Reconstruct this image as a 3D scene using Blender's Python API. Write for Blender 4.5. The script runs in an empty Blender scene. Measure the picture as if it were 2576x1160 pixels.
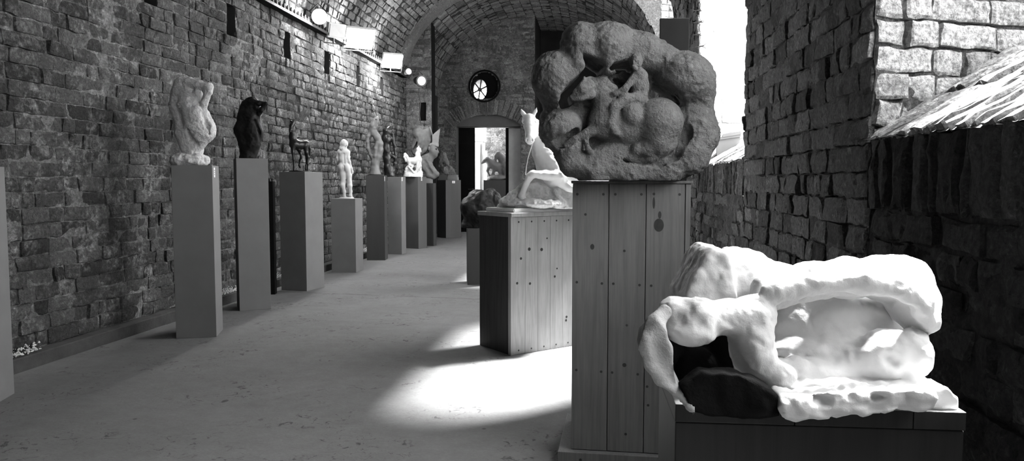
import bpy, bmesh, math, random
import numpy as np
from mathutils import Vector, Matrix

SC = bpy.context.scene
COL = SC.collection
R = math.radians
F = 1860.0                      # focal length in pixels of the 2576 wide frame
YAW, PITCH, EYE = R(6.66), R(3.783), 1.2
CY, SY = math.cos(YAW), math.sin(YAW)

# ------------------------------------------------------------------ helpers
def L(px, py, D):
    """level viewer frame (right, forward, world z) of a photo point at forward distance D"""
    a = (px - 1288.0) / F; b = (py - 580.0) / F
    fw = math.cos(PITCH) - b * math.sin(PITCH)
    up = -math.sin(PITCH) - b * math.cos(PITCH)
    return np.array([a / fw * D, D, EYE + up / fw * D])

def toW(p):
    p = np.asarray(p, dtype=float)
    x, y = p[..., 0], p[..., 1]
    return np.stack([x * CY - y * SY, x * SY + y * CY, p[..., 2]], axis=-1)

def toL(p):
    p = np.asarray(p, dtype=float)
    x, y = p[..., 0], p[..., 1]
    return np.stack([x * CY + y * SY, -x * SY + y * CY, p[..., 2]], axis=-1)

def W(px, py, D):
    return toW(L(px, py, D))

def ground(px, py, z=0.0):
    d = L(px, py, 1.0)
    D = (z - EYE) / (d[2] - EYE)
    return W(px, py, D)

def pxof(w):
    l = toL(w); x, y, z = l[0], l[1], l[2] - EYE
    fw = y * math.cos(PITCH) - z * math.sin(PITCH)
    return 1288 + F * x / fw

def lathit(px, py, lat):
    return W(px, py, lat / W(px, py, 1.0)[0])

def depth_of(w):
    return float(toL(w)[1])

def zat(px, py, D):
    return float(L(px, py, D)[2])

def tag(o, label=None, cat=None, group=None, kind=None):
    if label: o['label'] = label
    if cat: o['category'] = cat
    if group: o['group'] = group
    if kind: o['kind'] = kind
    return o

def empty(name, loc, rz=0.0):
    o = bpy.data.objects.new(name, None); COL.objects.link(o)
    o.empty_display_size = 0.05
    o.location = Vector(loc); o.rotation_euler = (0, 0, rz)
    return o

def link(name, me, mats, parent=None, loc=None):
    o = bpy.data.objects.new(name, me); COL.objects.link(o)
    for m in (mats if isinstance(mats, (list, tuple)) else [mats]):
        me.materials.append(m)
    if parent is not None:
        o.parent = parent
    if loc is not None:
        o.location = Vector(loc)
    return o

def np_mesh(name, V, Fq, smooth=False, tone=None, mat_idx=None):
    V = np.asarray(V, dtype=np.float32); Fq = np.asarray(Fq, dtype=np.int32)
    n = Fq.shape[1]
    me = bpy.data.meshes.new(name)
    me.vertices.add(len(V)); me.vertices.foreach_set('co', V.ravel())
    me.loops.add(Fq.size); me.loops.foreach_set('vertex_index', Fq.ravel())
    me.polygons.add(len(Fq))
    me.polygons.foreach_set('loop_start', np.arange(0, Fq.size, n, dtype=np.int32))
    me.polygons.foreach_set('loop_total', np.full(len(Fq), n, dtype=np.int32))
    me.polygons.foreach_set('use_smooth', np.full(len(Fq), smooth, dtype=bool))
    if mat_idx is not None:
        me.polygons.foreach_set('material_index', np.asarray(mat_idx, dtype=np.int32))
    me.update(calc_edges=True)
    if tone is not None:
        at = me.attributes.new('tone', 'FLOAT', 'POINT')
        at.data.foreach_set('value', np.asarray(tone, dtype=np.float32))
    return me

def bm_mesh(name, bm, smooth=False):
    bmesh.ops.recalc_face_normals(bm, faces=bm.faces[:])
    me = bpy.data.meshes.new(name); bm.to_mesh(me); bm.free()
    if smooth:
        me.polygons.foreach_set('use_smooth', np.full(len(me.polygons), True))
    me.update()
    return me

def add_box(bm, lo, hi, rot=None, bevel=0.0, mi=0):
    r = bmesh.ops.create_cube(bm, size=1.0)
    vs = r['verts']
    lo = Vector(lo); hi = Vector(hi)
    for v in vs:
        v.co = Vector([lo[i] + (v.co[i] + .5) * (hi[i] - lo[i]) for i in range(3)])
        if rot is not None: v.co = rot @ v.co
    fs = list({f for v in vs for f in v.link_faces})
    for f in fs: f.material_index = mi
    if bevel > 0:
        es = list({e for v in vs for e in v.link_edges})
        r = bmesh.ops.bevel(bm, geom=es, offset=bevel, segments=2, affect='EDGES', profile=.5)
        for f in r['faces']: f.material_index = mi
    return vs

def add_cyl(bm, p, q, r0, r1=None, seg=16, caps=True, mi=0):
    p = Vector(p); q = Vector(q); r1 = r0 if r1 is None else r1
    d = (q - p); l = d.length
    m = Matrix.Translation((p + q) / 2) @ d.to_track_quat('Z', 'Y').to_matrix().to_4x4()
    r = bmesh.ops.create_cone(bm, cap_ends=caps, segments=seg, radius1=r0, radius2=r1, depth=l, matrix=m)
    for v in r['verts']:
        for f in v.link_faces: f.material_index = mi
    return r['verts']

def add_tube(bm, pts, r, seg=8):
    pts = [Vector(p) for p in pts]
    rings = []
    for i, p in enumerate(pts):
        d = (pts[min(i + 1, len(pts) - 1)] - pts[max(i - 1, 0)]).normalized()
        q = d.to_track_quat('Z', 'Y')
        rings.append([bm.verts.new(p + q @ Vector((math.cos(2 * math.pi * k / seg) * r, math.sin(2 * math.pi * k / seg) * r, 0))) for k in range(seg)])
    for a, b in zip(rings, rings[1:]):
        for k in range(seg):
            bm.faces.new((a[k], a[(k + 1) % seg], b[(k + 1) % seg], b[k]))
    bm.faces.new(rings[0][::-1]); bm.faces.new(rings[-1])

# ------------------------------------------------------------------ noise
def _hash(i, j, k, s):
    h = (i * 374761393 + j * 668265263 + k * 2147483647 + s * 1274126177) & 0xffffffff
    h = ((h ^ (h >> 13)) * 1274126177) & 0xffffffff
    h = (h ^ (h >> 16)) & 0xffff
    return h.astype(np.float32) / 32767.5 - 1.0

def vnoise(P, scale, seed=0):
    q = np.asarray(P, dtype=np.float64) * scale + 1000.0
    i = np.floor(q).astype(np.int64); f = (q - i).astype(np.float32)
    f = f * f * (3 - 2 * f)
    out = 0
    for dx in (0, 1):
        wx = f[..., 0] if dx else 1 - f[..., 0]
        for dy in (0, 1):
            wy = f[..., 1] if dy else 1 - f[..., 1]
            for dz in (0, 1):
                wz = f[..., 2] if dz else 1 - f[..., 2]
                out = out + wx * wy * wz * _hash(i[..., 0] + dx, i[..., 1] + dy, i[..., 2] + dz, seed)
    return out

# ------------------------------------------------------------------ implicit sculpting
class Sculpt:
    """smooth-blended solids; points given as photo px, py at forward distance D - f (metres)"""
    def __init__(s, D, vox):
        s.D, s.vox, s.ops, s.calm = D, vox, [], None
    def c(s, px, py, f=0.0):
        return L(px, py, s.D - f)
    def m(s, r, f=0.0):
        return r * (s.D - f) / F
    def pl(s, pts, k=8, op='+', flat=1.0):
        q = [(s.c(p[0], p[1], p[3] if len(p) > 3 else 0.0), s.m(p[2])) for p in pts]
        if len(q) == 1: q = q * 2
        for (a, ra), (b, rb) in zip(q, q[1:]):
            rm = max(ra, rb) * max(1.0, flat)
            def fn(P, a=a, b=b, ra=ra, rb=rb):
                ba = b - a; l2 = max(float(ba @ ba), 1e-12)
                pa = P - a.astype(np.float32)
                t = np.clip((pa @ ba.astype(np.float32)) / l2, 0, 1)
                dv = pa - t[..., None] * ba.astype(np.float32)
                if flat != 1.0: dv = dv / np.array([1, flat, 1], dtype=np.float32)
                return np.sqrt((dv ** 2).sum(-1)) - (ra + (rb - ra) * t)
            s.ops.append((op, fn, np.minimum(a, b) - rm, np.maximum(a, b) + rm, s.m(k)))
        return s
    def el(s, px, py, rx, ry, rf, f=0.0, rot=0.0, k=8, op='+', yaw=0.0):
        c = s.c(px, py, f); r = np.array([s.m(rx), s.m(rf), s.m(ry)])
        ca, sa = math.cos(R(rot)), math.sin(R(rot))
        cb, sb = math.cos(R(yaw)), math.sin(R(yaw))
        def fn(P):
            d = P - c.astype(np.float32)
            x = d[..., 0] * ca + d[..., 2] * sa; z = -d[..., 0] * sa + d[..., 2] * ca
            y = d[..., 1]
            if yaw: x, y = x * cb + y * sb, -x * sb + y * cb
            k0 = np.sqrt((x / r[0]) ** 2 + (y / r[1]) ** 2 + (z / r[2]) ** 2)
            k1 = np.sqrt((x / r[0] ** 2) ** 2 + (y / r[1] ** 2) ** 2 + (z / r[2] ** 2) ** 2) + 1e-9
            return (k0 * (k0 - 1) / k1).astype(np.float32)
        m = r.max(); s.ops.append((op, fn, c - m, c + m, s.m(k)))
        return s
    def poly(s, pts, f0, f1, rnd=0.0, k=4, op='+'):
        q = np.array([s.c(p[0], p[1], 0.0)[[0, 2]] for p in pts]); rr = s.m(rnd)
        y0, y1 = s.D - f1, s.D - f0
        def fn(P):
            X = P[..., 0]; Z = P[..., 2]
            d2 = np.full(X.shape, 1e9, dtype=np.float32); sg = np.ones(X.shape, dtype=np.float32)
            n = len(q)
            for i in range(n):
                a = q[i]; b = q[i - 1]
                ex, ez = b - a
                wx = X - a[0]; wz = Z - a[1]
                t = np.clip((wx * ex + wz * ez) / (ex * ex + ez * ez + 1e-12), 0, 1)
                d2 = np.minimum(d2, (wx - ex * t) ** 2 + (wz - ez * t) ** 2)
                c1 = Z >= a[1]; c2 = Z < b[1]; c3 = ex * wz > ez * wx
                fl = (c1 & c2 & c3) | (~c1 & ~c2 & ~c3)
                sg = np.where(fl, -sg, sg)
            d = sg * np.sqrt(d2) + rr
            h = np.abs(P[..., 1] - (y0 + y1) / 2) - (y1 - y0) / 2 + rr
            return np.minimum(np.maximum(d, h), 0) + np.sqrt(np.maximum(d, 0) ** 2 + np.maximum(h, 0) ** 2) - rr
        lo = np.array([q[:, 0].min(), y0, q[:, 1].min()]); hi = np.array([q[:, 0].max(), y1, q[:, 1].max()])
        s.ops.append((op, fn, lo, hi, s.m(k)))
        return s
    def build(s, rough=(), cutz=None):
        lo = np.min([o[2] for o in s.ops if o[0] == '+'], axis=0) - 4 * s.vox
        hi = np.max([o[3] for o in s.ops if o[0] == '+'], axis=0) + 4 * s.vox
        if cutz is not None: lo[2] = max(lo[2], cutz - 3 * s.vox)
        n = np.ceil((hi - lo) / s.vox).astype(int) + 1
        V = np.full(tuple(n), 0.5, dtype=np.float32)
        ax = [(lo[i] + np.arange(n[i]) * s.vox).astype(np.float32) for i in range(3)]
        for op, fn, a, b, k in s.ops:
            mg = k + 4 * s.vox
            i0 = np.clip(np.floor((a - mg - lo) / s.vox).astype(int), 0, n - 1)
            i1 = np.clip(np.ceil((b + mg - lo) / s.vox).astype(int) + 1, 1, n)
            if np.any(i1 <= i0): continue
            sl = tuple(slice(i0[i], i1[i]) for i in range(3))
            P = np.stack(np.meshgrid(ax[0][sl[0]], ax[1][sl[1]], ax[2][sl[2]], indexing='ij'), axis=-1)
            d = fn(P); v = V[sl]
            if op == '-':
                h = np.maximum(k - np.abs(-d - v), 0) / max(k, 1e-9)
                V[sl] = np.maximum(-d, v) + h * h * k * .25
            else:
                h = np.maximum(k - np.abs(d - v), 0) / max(k, 1e-9)
                V[sl] = np.minimum(d, v) - h * h * k * .25
        if cutz is not None:
            V = np.maximum(V, (cutz - ax[2])[None, None, :])
        V[0] = V[-1] = .5; V[:, 0] = V[:, -1] = .5; V[:, :, 0] = V[:, :, -1] = .5
        verts, quads = surface_nets(V)
        P = lo + verts * s.vox
        calm = 1.0
        if s.calm:
            px, py, rx, ry, low = s.calm; c0 = s.c(px, py)
            q = ((P[:, 0] - c0[0]) / s.m(rx)) ** 2 + ((P[:, 2] - c0[2]) / s.m(ry)) ** 2
            calm = low + (1 - low) * np.clip((q - .7) / .6, 0, 1)
        for sc, amp, seed in rough:
            N = vnormals(P, quads)
            P = P + N * (vnoise(P, sc, seed) * amp * calm)[:, None]
        if cutz is not None: P[:, 2] = np.maximum(P[:, 2], cutz + .0005)
        return toW(P), quads

def surface_nets(V):
    ins = V < 0
    n = np.array(V.shape)
    acc = np.zeros(tuple(n - 1) + (3,), dtype=np.float32); cnt = np.zeros(tuple(n - 1), dtype=np.float32)
    def sub(A, o):
        return A[o[0]:o[0] + n[0] - 1, o[1]:o[1] + n[1] - 1, o[2]:o[2] + n[2] - 1]
    for ax in range(3):
        ot = [i for i in range(3) if i != ax]
        for a in (0, 1):
            for b in (0, 1):
                o = [0, 0, 0]; o[ot[0]] = a; o[ot[1]] = b
                p = list(o); p[ax] = 1
                v0 = sub(V, o); v1 = sub(V, p)
                ch = sub(ins, o) != sub(ins, p)
                t = np.where(ch, v0 / np.where(ch, v0 - v1, 1), 0)
                cnt += ch
                acc[..., ax] += t
                acc[..., ot[0]] += ch * a
                acc[..., ot[1]] += ch * b
    act = cnt > 0
    idx = np.full(act.shape, -1, dtype=np.int64); idx[act] = np.arange(act.sum())
    cell = np.argwhere(act)
    verts = cell + acc[act] / cnt[act][:, None]
    quads = []
    for ax in range(3):
        u, v = (ax + 1) % 3, (ax + 2) % 3
        s0 = [slice(None)] * 3; s1 = [slice(None)] * 3
        s0[ax] = slice(0, -1); s1[ax] = slice(1, None)
        A = ins[tuple(s0)]; B = ins[tuple(s1)]
        for inside_first in (True, False):
            e = np.argwhere(A & ~B) if inside_first else np.argwhere(~A & B)
            if len(e) == 0: continue
            ok = (e[:, u] > 0) & (e[:, v] > 0) & (e[:, u] < n[u] - 1) & (e[:, v] < n[v] - 1)
            e = e[ok]
            cs = []
            for du, dv in ((-1, -1), (0, -1), (0, 0), (-1, 0)):
                c = e.copy(); c[:, u] += du; c[:, v] += dv
                cs.append(idx[c[:, 0], c[:, 1], c[:, 2]])
            q = np.stack(cs, axis=1)
            if not inside_first: q = q[:, ::-1]
            quads.append(q)
    return verts.astype(np.float64), np.concatenate(quads)

def vnormals(P, Q):
    a = P[Q[:, 2]] - P[Q[:, 0]]; b = P[Q[:, 3]] - P[Q[:, 1]]
    fn = np.cross(a, b)
    N = np.zeros_like(P)
    for i in range(4):
        np.add.at(N, Q[:, i], fn)
    return N / (np.linalg.norm(N, axis=1)[:, None] + 1e-12)

def sculpture_part(name, sc, mat, parent, rough=(), cutz=None, dz=0.0):
    P, Q = sc.build(rough, cutz)
    base = np.array(parent.matrix_world.translation) if False else np.array(parent.location)
    P = P + np.array([0, 0, dz]) - base
    me = np_mesh(name, P, Q, smooth=True)
    return link(name, me, mat, parent)

# ------------------------------------------------------------------ materials (all grey: the photograph is black and white)
class NT:
    def __init__(s, name):
        s.m = bpy.data.materials.new(name); s.m.use_nodes = True
        s.t = s.m.node_tree; s.t.nodes.clear()
        s.out = s.n('ShaderNodeOutputMaterial'); s.b = s.n('ShaderNodeBsdfPrincipled')
        s.t.links.new(s.b.outputs[0], s.out.inputs[0])
    def n(s, ty, **kw):
        nd = s.t.nodes.new(ty)
        for k, v in kw.items(): setattr(nd, k, v)
        return nd
    def set(s, sock, v):
        if hasattr(v, 'default_value') or isinstance(v, bpy.types.NodeSocket): s.t.links.new(v, sock)
        else: sock.default_value = v
    def math(s, op, a, b=0.0, clamp=False):
        nd = s.n('ShaderNodeMath', operation=op, use_clamp=clamp)
        s.set(nd.inputs[0], a); s.set(nd.inputs[1], b)
        return nd.outputs[0]
    def coords(s, scale=(1, 1, 1), kind='Object'):
        tc = s.n('ShaderNodeTexCoord'); mp = s.n('ShaderNodeMapping')
        mp.inputs['Scale'].default_value = scale
        s.t.links.new(tc.outputs[kind], mp.inputs[0])
        return mp.outputs[0]
    def noise(s, vec, scale, detail=4, rough=.6, dist=0.0):
        nd = s.n('ShaderNodeTexNoise')
        s.t.links.new(vec, nd.inputs['Vector'])
        nd.inputs['Scale'].default_value = scale; nd.inputs['Detail'].default_value = detail
        nd.inputs['Roughness'].default_value = rough; nd.inputs['Distortion'].default_value = dist
        return nd.outputs[0]
    def ramp(s, v, a, b, lo=0.0, hi=1.0):
        nd = s.n('ShaderNodeMapRange'); nd.clamp = True
        s.set(nd.inputs[0], v)
        for i, x in enumerate((a, b, lo, hi)): s.set(nd.inputs[i + 1], x)
        return nd.outputs[0]
    def mix(s, f, a, b):
        nd = s.n('ShaderNodeMix', data_type='FLOAT')
        s.set(nd.inputs[0], f); s.set(nd.inputs[2], a); s.set(nd.inputs[3], b)
        return nd.outputs[0]
    def grey(s, v):
        nd = s.n('ShaderNodeCombineColor')
        for i in range(3): s.set(nd.inputs[i], v)
        s.t.links.new(nd.outputs[0], s.b.inputs['Base Color'])
    def bump(s, h, strength, dist):
        nd = s.n('ShaderNodeBump'); nd.inputs['Strength'].default_value = strength; nd.inputs['Distance'].default_value = dist
        s.t.links.new(h, nd.inputs['Height']); s.t.links.new(nd.outputs[0], s.b.inputs['Normal'])
    def fin(s, rough=.85, spec=.3, metal=0.0):
        s.b.inputs['Roughness'].default_value = rough
        s.b.inputs['Specular IOR Level'].default_value = spec
        s.b.inputs['Metallic'].default_value = metal
        return s.m

def mat_plain(name, v, var=.15, scale=6, bump=.1, bdist=.004, bscale=60, rough=.85, spec=.3, metal=0.0, stretch=(1, 1, 1)):
    t = NT(name); c = t.coords(stretch)
    n = t.noise(c, scale, 5)
    t.grey(t.ramp(n, .3, .7, v * (1 - var), v * (1 + var)))
    t.bump(t.noise(c, bscale, 5, .65), bump, bdist)
    return t.fin(rough, spec, metal)

def mat_brick(name, lo, hi, lime=.35, limeamt=.6, bump=.5, spots=.5, mortar=.4):
    """tone attribute: 0..1 per brick, above 1 = mortar"""
    t = NT(name); c = t.coords()
    at = t.n('ShaderNodeAttribute'); at.attribute_name = 'tone'
    tone = at.outputs['Fac']
    v = t.ramp(tone, 0.0, 1.0, lo, hi)
    mort = t.math('GREATER_THAN', tone, 1.5)
    n1 = t.noise(c, 3.2, 8, .68); n2 = t.noise(c, 17, 6, .7)
    v = t.mix(mort, v, t.ramp(t.math('ADD', t.noise(c, 2.1, 6, .7), t.math('MULTIPLY', n2, .4)), .60, .85, lime * mortar, lime))
    f = t.math('MULTIPLY', t.ramp(n1, .46, .66), t.ramp(n2, .44, .6))
    v = t.mix(t.math('MULTIPLY', f, limeamt), v, lime * 1.25)
    v = t.mix(t.math('GREATER_THAN', tone, 2.5), v, t.math('MULTIPLY', v, .16))
    n3 = t.noise(c, 55, 5, .7)
    v = t.math('MULTIPLY', v, t.ramp(n3, .3, .7, 1 - spots, 1 + spots * .55))
    n5 = t.noise(c, 34, 8, .75, .8); n6 = t.noise(c, 6, 5, .65)
    v = t.math('MULTIPLY', v, t.mix(t.math('MULTIPLY', t.ramp(n5, .53, .60), t.ramp(n6, .40, .58)), 1.0, 1.9))
    v = t.math('MULTIPLY', v, t.ramp(n5, .34, .42, .35, 1.0))
    n4 = t.noise(c, 1.1, 3, .5)
    v = t.math('MULTIPLY', v, t.ramp(n4, .3, .7, .75, 1.2))
    t.grey(v)
    h = t.math('ADD', t.math('MULTIPLY', t.noise(c, 28, 7, .7), 1.0), t.math('ADD', t.math('MULTIPLY', n3, .4), t.math('MULTIPLY', n5, .9)))
    t.bump(h, bump, .03)
    return t.fin(.93, .15)

def mat_wood(name, lo, hi, seams=None, seed=0.0):
    t = NT(name)
    c = t.coords((1, 1, 1))
    tc = t.n('ShaderNodeMapping'); t.t.links.new(c, tc.inputs[0])
    tc.inputs['Scale'].default_value = (1, 1, .045); tc.inputs['Location'].default_value = (seed, seed * .7, seed)
    big = t.noise(tc.outputs[0], 7, 3, .5, .6)
    rings = t.math('ABSOLUTE', t.math('SINE', t.math('MULTIPLY', big, 34.0)))
    fine = t.noise(tc.outputs[0], 140, 3, .6)
    v = t.mix(t.ramp(rings, .0, 1.0, .15, 1.0), lo, hi)
    v = t.math('MULTIPLY', v, t.ramp(fine, .3, .7, .88, 1.1))
    bl = t.noise(c, 2.3, 4, .6)
    v = t.math('MULTIPLY', v, t.ramp(bl, .3, .7, .86, 1.1))
    t.grey(v)
    t.bump(fine, .12, .003)
    return t.fin(.6, .3)
# ------------------------------------------------------------------ material instances
M = {}
M['brick_left'] = mat_brick('brick_left', .045, .125, .30, .85, 1.0)
M['brick_vault'] = mat_brick('brick_vault', .07, .19, .2, .3, .8, mortar=.25)
M['brick_end'] = mat_brick('brick_end', .07, .19, .18, .4, .9)
M['brick_right'] = mat_brick('brick_right', .07, .20, .14, .5, 1.0)
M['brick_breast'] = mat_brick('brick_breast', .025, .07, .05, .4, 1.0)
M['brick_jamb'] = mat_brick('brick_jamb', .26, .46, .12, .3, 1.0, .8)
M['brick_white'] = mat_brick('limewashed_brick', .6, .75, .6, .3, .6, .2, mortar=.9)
M['brick_yard'] = mat_brick('brick_yard', .06, .14, .25, .7, .5)
M['dark_void'] = mat_plain('soot_black', .005, .2, 4, .1, .01, 20, .95, .05)
M['plaster_soot'] = mat_plain('sooty_plaster', .02, .3, 3, .2, .01, 20, .95, .05)  # near-black, stands in for the shade in the bay and putlog holes
M['limewash'] = mat_plain('limewash', .6, .1, 3, .2, .01, 20, .9, .1)
M['limewash_grey'] = mat_plain('grey_limewash', .3, .15, 3, .2, .01, 20, .9, .1)
M['exterior'] = mat_plain('pale_gravel', .35, .2, 2, .3, .02, 20, .95, .1)
M['concrete_edge'] = mat_plain('concrete_edge', .05, .3, 5, .5, .01, 40, .95, .1)
M['reveal'] = mat_plain('grey_render', .07, .15, 3, .15, .005, 30, .9, .1)
M['plinth'] = mat_plain('grey_painted_board', .13, .07, 5, .12, .002, 220, .75, .25)
M['plinth_dark'] = mat_plain('dark_stained_board', .035, .15, 4, .12, .002, 160, .7, .25, stretch=(1, 1, .12))
M['plinth_mid'] = mat_plain('brown_board', .075, .12, 4, .12, .002, 160, .7, .25, stretch=(1, 1, .1))
M['card'] = mat_plain('paper_card', .6, .03, 10, .02, .001, 100, .7, .2)
M['ink'] = mat_plain('ink', .05, .03, 10, .02, .001, 100, .7, .2)
M['plaster'] = mat_plain('white_plaster', .84, .07, 9, .3, .006, 55, .7, .3)
M['plaster_grey'] = mat_plain('dusty_plaster', .28, .2, 9, .5, .01, 45, .85, .15)
M['plaster_torso'] = mat_plain('aged_plaster', .52, .08, 9, .3, .006, 55, .7, .3)
M['plaster_rough'] = mat_plain('chipped_plaster', .66, .16, 14, .7, .012, 45, .85, .2)
M['limestone'] = mat_plain('limestone', .42, .2, 22, .7, .012, 75, .9, .15)
M['stone'] = mat_plain('grey_sandstone', .12, .22, 26, 1.0, .02, 60, .92, .12)
M['bronze'] = mat_plain('black_bronze', .012, .4, 12, .3, .006, 50, .34, .5, 0.35)
M['bronze_matt'] = mat_plain('dark_patina', .010, .4, 12, .4, .008, 40, .55, .15)
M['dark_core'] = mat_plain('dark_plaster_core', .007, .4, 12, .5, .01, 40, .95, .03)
M['carved_wood'] = mat_plain('carved_wood', .10, .35, 9, .4, .006, 50, .5, .4, stretch=(1, 1, .15))
M['clay'] = mat_plain('grey_clay', .11, .25, 9, .4, .008, 40, .75, .2)
M['clay_pale'] = mat_plain('pale_clay', .17, .12, 9, .3, .006, 40, .7, .2)
M['iron'] = mat_plain('black_iron', .02, .3, 10, .2, .003, 60, .5, .4)
M['lamp_white'] = mat_plain('white_enamel', .7, .04, 10, .02, .001, 60, .4, .4)
M['glass_lit'] = NT('lit_glass')
def _lit(t, s):
    e = t.n('ShaderNodeEmission'); e.inputs['Strength'].default_value = s
    t.t.links.new(e.outputs[0], t.out.inputs[0]); return t.m
M['glass_lit'] = _lit(M['glass_lit'], 60.0)
M['pine'] = mat_wood('pine_boards', .085, .105, seed=2.0)
M['pine_old'] = mat_wood('old_pale_pine', .22, .26, seed=7.0)
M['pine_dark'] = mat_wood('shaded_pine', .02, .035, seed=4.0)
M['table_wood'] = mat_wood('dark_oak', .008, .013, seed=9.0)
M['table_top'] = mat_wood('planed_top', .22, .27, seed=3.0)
M['knot'] = mat_plain('knot', .02, .3, 30, .1, .002, 90, .6, .3)
M['nail'] = mat_plain('nail_head', .012, .3, 30, .1, .002, 90, .5, .4)
M['twig'] = mat_plain('twig', .04, .3, 30, .1, .002, 90, .9, .1)

def mat_floor():
    t = NT('worn_concrete'); c = t.coords()
    n1 = t.noise(c, .9, 6, .6); n2 = t.noise(c, 9, 7, .7); n3 = t.noise(c, 60, 5, .7)
    v = t.ramp(n1, .3, .7, .105, .14)
    v = t.math('MULTIPLY', v, t.ramp(n2, .3, .7, .88, 1.10))
    v = t.math('MULTIPLY', v, t.ramp(n3, .3, .7, .9, 1.08))
    # scuffed flakes where the skin of the screed has broken
    p1 = t.noise(c, 2.1, 3, .5); p2 = t.noise(c, 15, 7, .75, 1.2)
    fl = t.math('MULTIPLY', t.ramp(p1, .48, .58), t.ramp(p2, .575, .61))
    v = t.math('MULTIPLY', v, t.mix(fl, 1.0, .38))
    vo = t.n('ShaderNodeTexVoronoi'); t.t.links.new(c, vo.inputs['Vector']); vo.inputs['Scale'].default_value = 3.6
    sp = t.ramp(vo.outputs['Distance'], .03, .05, .4, 1.0)
    v = t.math('MULTIPLY', v, sp)
    # one straight day joint across the room
    sx = t.n('ShaderNodeSeparateXYZ'); t.t.links.new(c, sx.inputs[0])
    yy = t.math('ADD', t.math('SUBTRACT', sx.outputs[1], t.math('MULTIPLY', sx.outputs[0], -.117)), t.math('MULTIPLY', t.math('SUBTRACT', n2, .5), .09))
    ln = t.math('ABSOLUTE', t.math('SUBTRACT', yy, 7.27))
    jn = t.math('MULTIPLY', t.ramp(ln, .006, .014, 1.0, 0.0), t.ramp(t.noise(c, 3.3, 4, .6), .44, .52))
    v = t.math('MULTIPLY', v, t.mix(jn, 1.0, .35))
    t.grey(v)
    h = t.math('SUBTRACT', t.math('ADD', t.math('MULTIPLY', n2, .5), t.math('MULTIPLY', n3, .22)), t.math('MULTIPLY', fl, .35))
    t.bump(h, .35, .02)
    return t.fin(.8, .22)
M['floor'] = mat_floor()

# ------------------------------------------------------------------ brickwork: every brick has its own face, tilt and rounded arris
def bricks(u0, u1, v0, v1, bl, bh, joint=.014, seed=0, g=(7, 4), wamp=.010, fine=.004, tilt=.008, holes=(), jit=.25, proud=.014, rnd=.012, keep=1.0):
    rng = np.random.default_rng(seed)
    rows = max(1, int(round((v1 - v0) / bh))); h = (v1 - v0) / rows
    B = []
    for r in range(rows):
        u = u0 - bl * (.5 if r % 2 else 0.0) - rng.random() * .12 * bl
        while u < u1:
            l = bl * (1 + (rng.random() - .5) * jit)
            if rng.random() < .42: l *= .52
            a, b = max(u, u0), min(u + l, u1)
            if b - a > .035 and rng.random() < keep:
                va, vb = v0 + r * h, v0 + (r + 1) * h
                if not any(b > q[0] and a < q[1] and (va + vb) / 2 > q[2] and (va + vb) / 2 < q[3] for q in holes):
                    B.append((a, b, va, vb))
                else:
                    for q in holes:
                        if (va + vb) / 2 > q[2] and (va + vb) / 2 < q[3]:
                            if a < q[0] < b and q[0] - a > .03: B.append((a, q[0], va, vb))
                            if a < q[1] < b and b - q[1] > .03: B.append((q[1], b, va, vb))
            u += l
    B = np.array(B); n = len(B)
    nu, nv = g
    s = np.concatenate([[0], np.linspace(0, 1, nu), [1]]); t = np.concatenate([[0], np.linspace(0, 1, nv), [1]])
    S, T = np.meshgrid(s, t, indexing='ij')
    rim = np.zeros_like(S, dtype=bool); rim[0] = rim[-1] = True; rim[:, 0] = rim[:, -1] = True
    j = joint * (.5 + .5 * rng.random((n, 1, 1)))
    jv = joint * (.5 + .5 * rng.random((n, 1, 1)))
    ua = B[:, 0][:, None, None] + j / 2; ub = B[:, 1][:, None, None] - j / 2
    va = B[:, 2][:, None, None] + jv / 2; vb = B[:, 3][:, None, None] - jv / 2
    sk = (rng.random((n, 1, 1)) - .5) * joint * 1.3
    U = ua + (ub - ua) * S + sk * (T - .5); Vv = va + (vb - va) * T + (rng.random((n, 1, 1)) - .5) * joint * 1.2 * (S - .5)
    eu = np.minimum(U - ua, ub - U); ev = np.minimum(Vv - va, vb - Vv)
    e = np.clip(np.minimum(eu, ev), 0, rnd) / rnd
    Wd = proud + (rng.random((n, 1, 1)) - .5) * 2 * wamp + (rng.random((n, 1, 1)) - .5) * 2 * tilt * (S - .5) * 2 + (rng.random((n, 1, 1)) - .5) * 2 * tilt * (T - .5)
    P = np.stack([U, Vv, np.zeros_like(U)], -1)
    Wd = Wd + vnoise(P, 17, seed + 3) * fine + vnoise(P, 41, seed + 4) * fine * .6
    Wd = Wd - rnd * .8 * (1 - e) ** 2 * (.4 + .9 * np.abs(vnoise(P, 11, seed + 9)))
    U = U + vnoise(P, 23, seed + 5) * .007 * (1 - e); Vv = Vv + vnoise(P, 23, seed + 6) * .006 * (1 - e)
    Wd = np.where(rim, -.012, Wd)
    tone = np.clip(.5 + .32 * rng.standard_normal(n), 0, 1)
    mu, mv = nu + 2, nv + 2
    base = (np.arange(mu - 1)[:, None] * mv + np.arange(mv - 1)[None, :]).ravel()
    q = np.stack([base, base + mv, base + mv + 1, base + 1], 1)
    Q = (q[None] + (np.arange(n) * mu * mv)[:, None, None]).reshape(-1, 4)
    return np.stack([U, Vv, Wd], -1).reshape(-1, 3), Q, np.repeat(tone, mu * mv)

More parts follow.
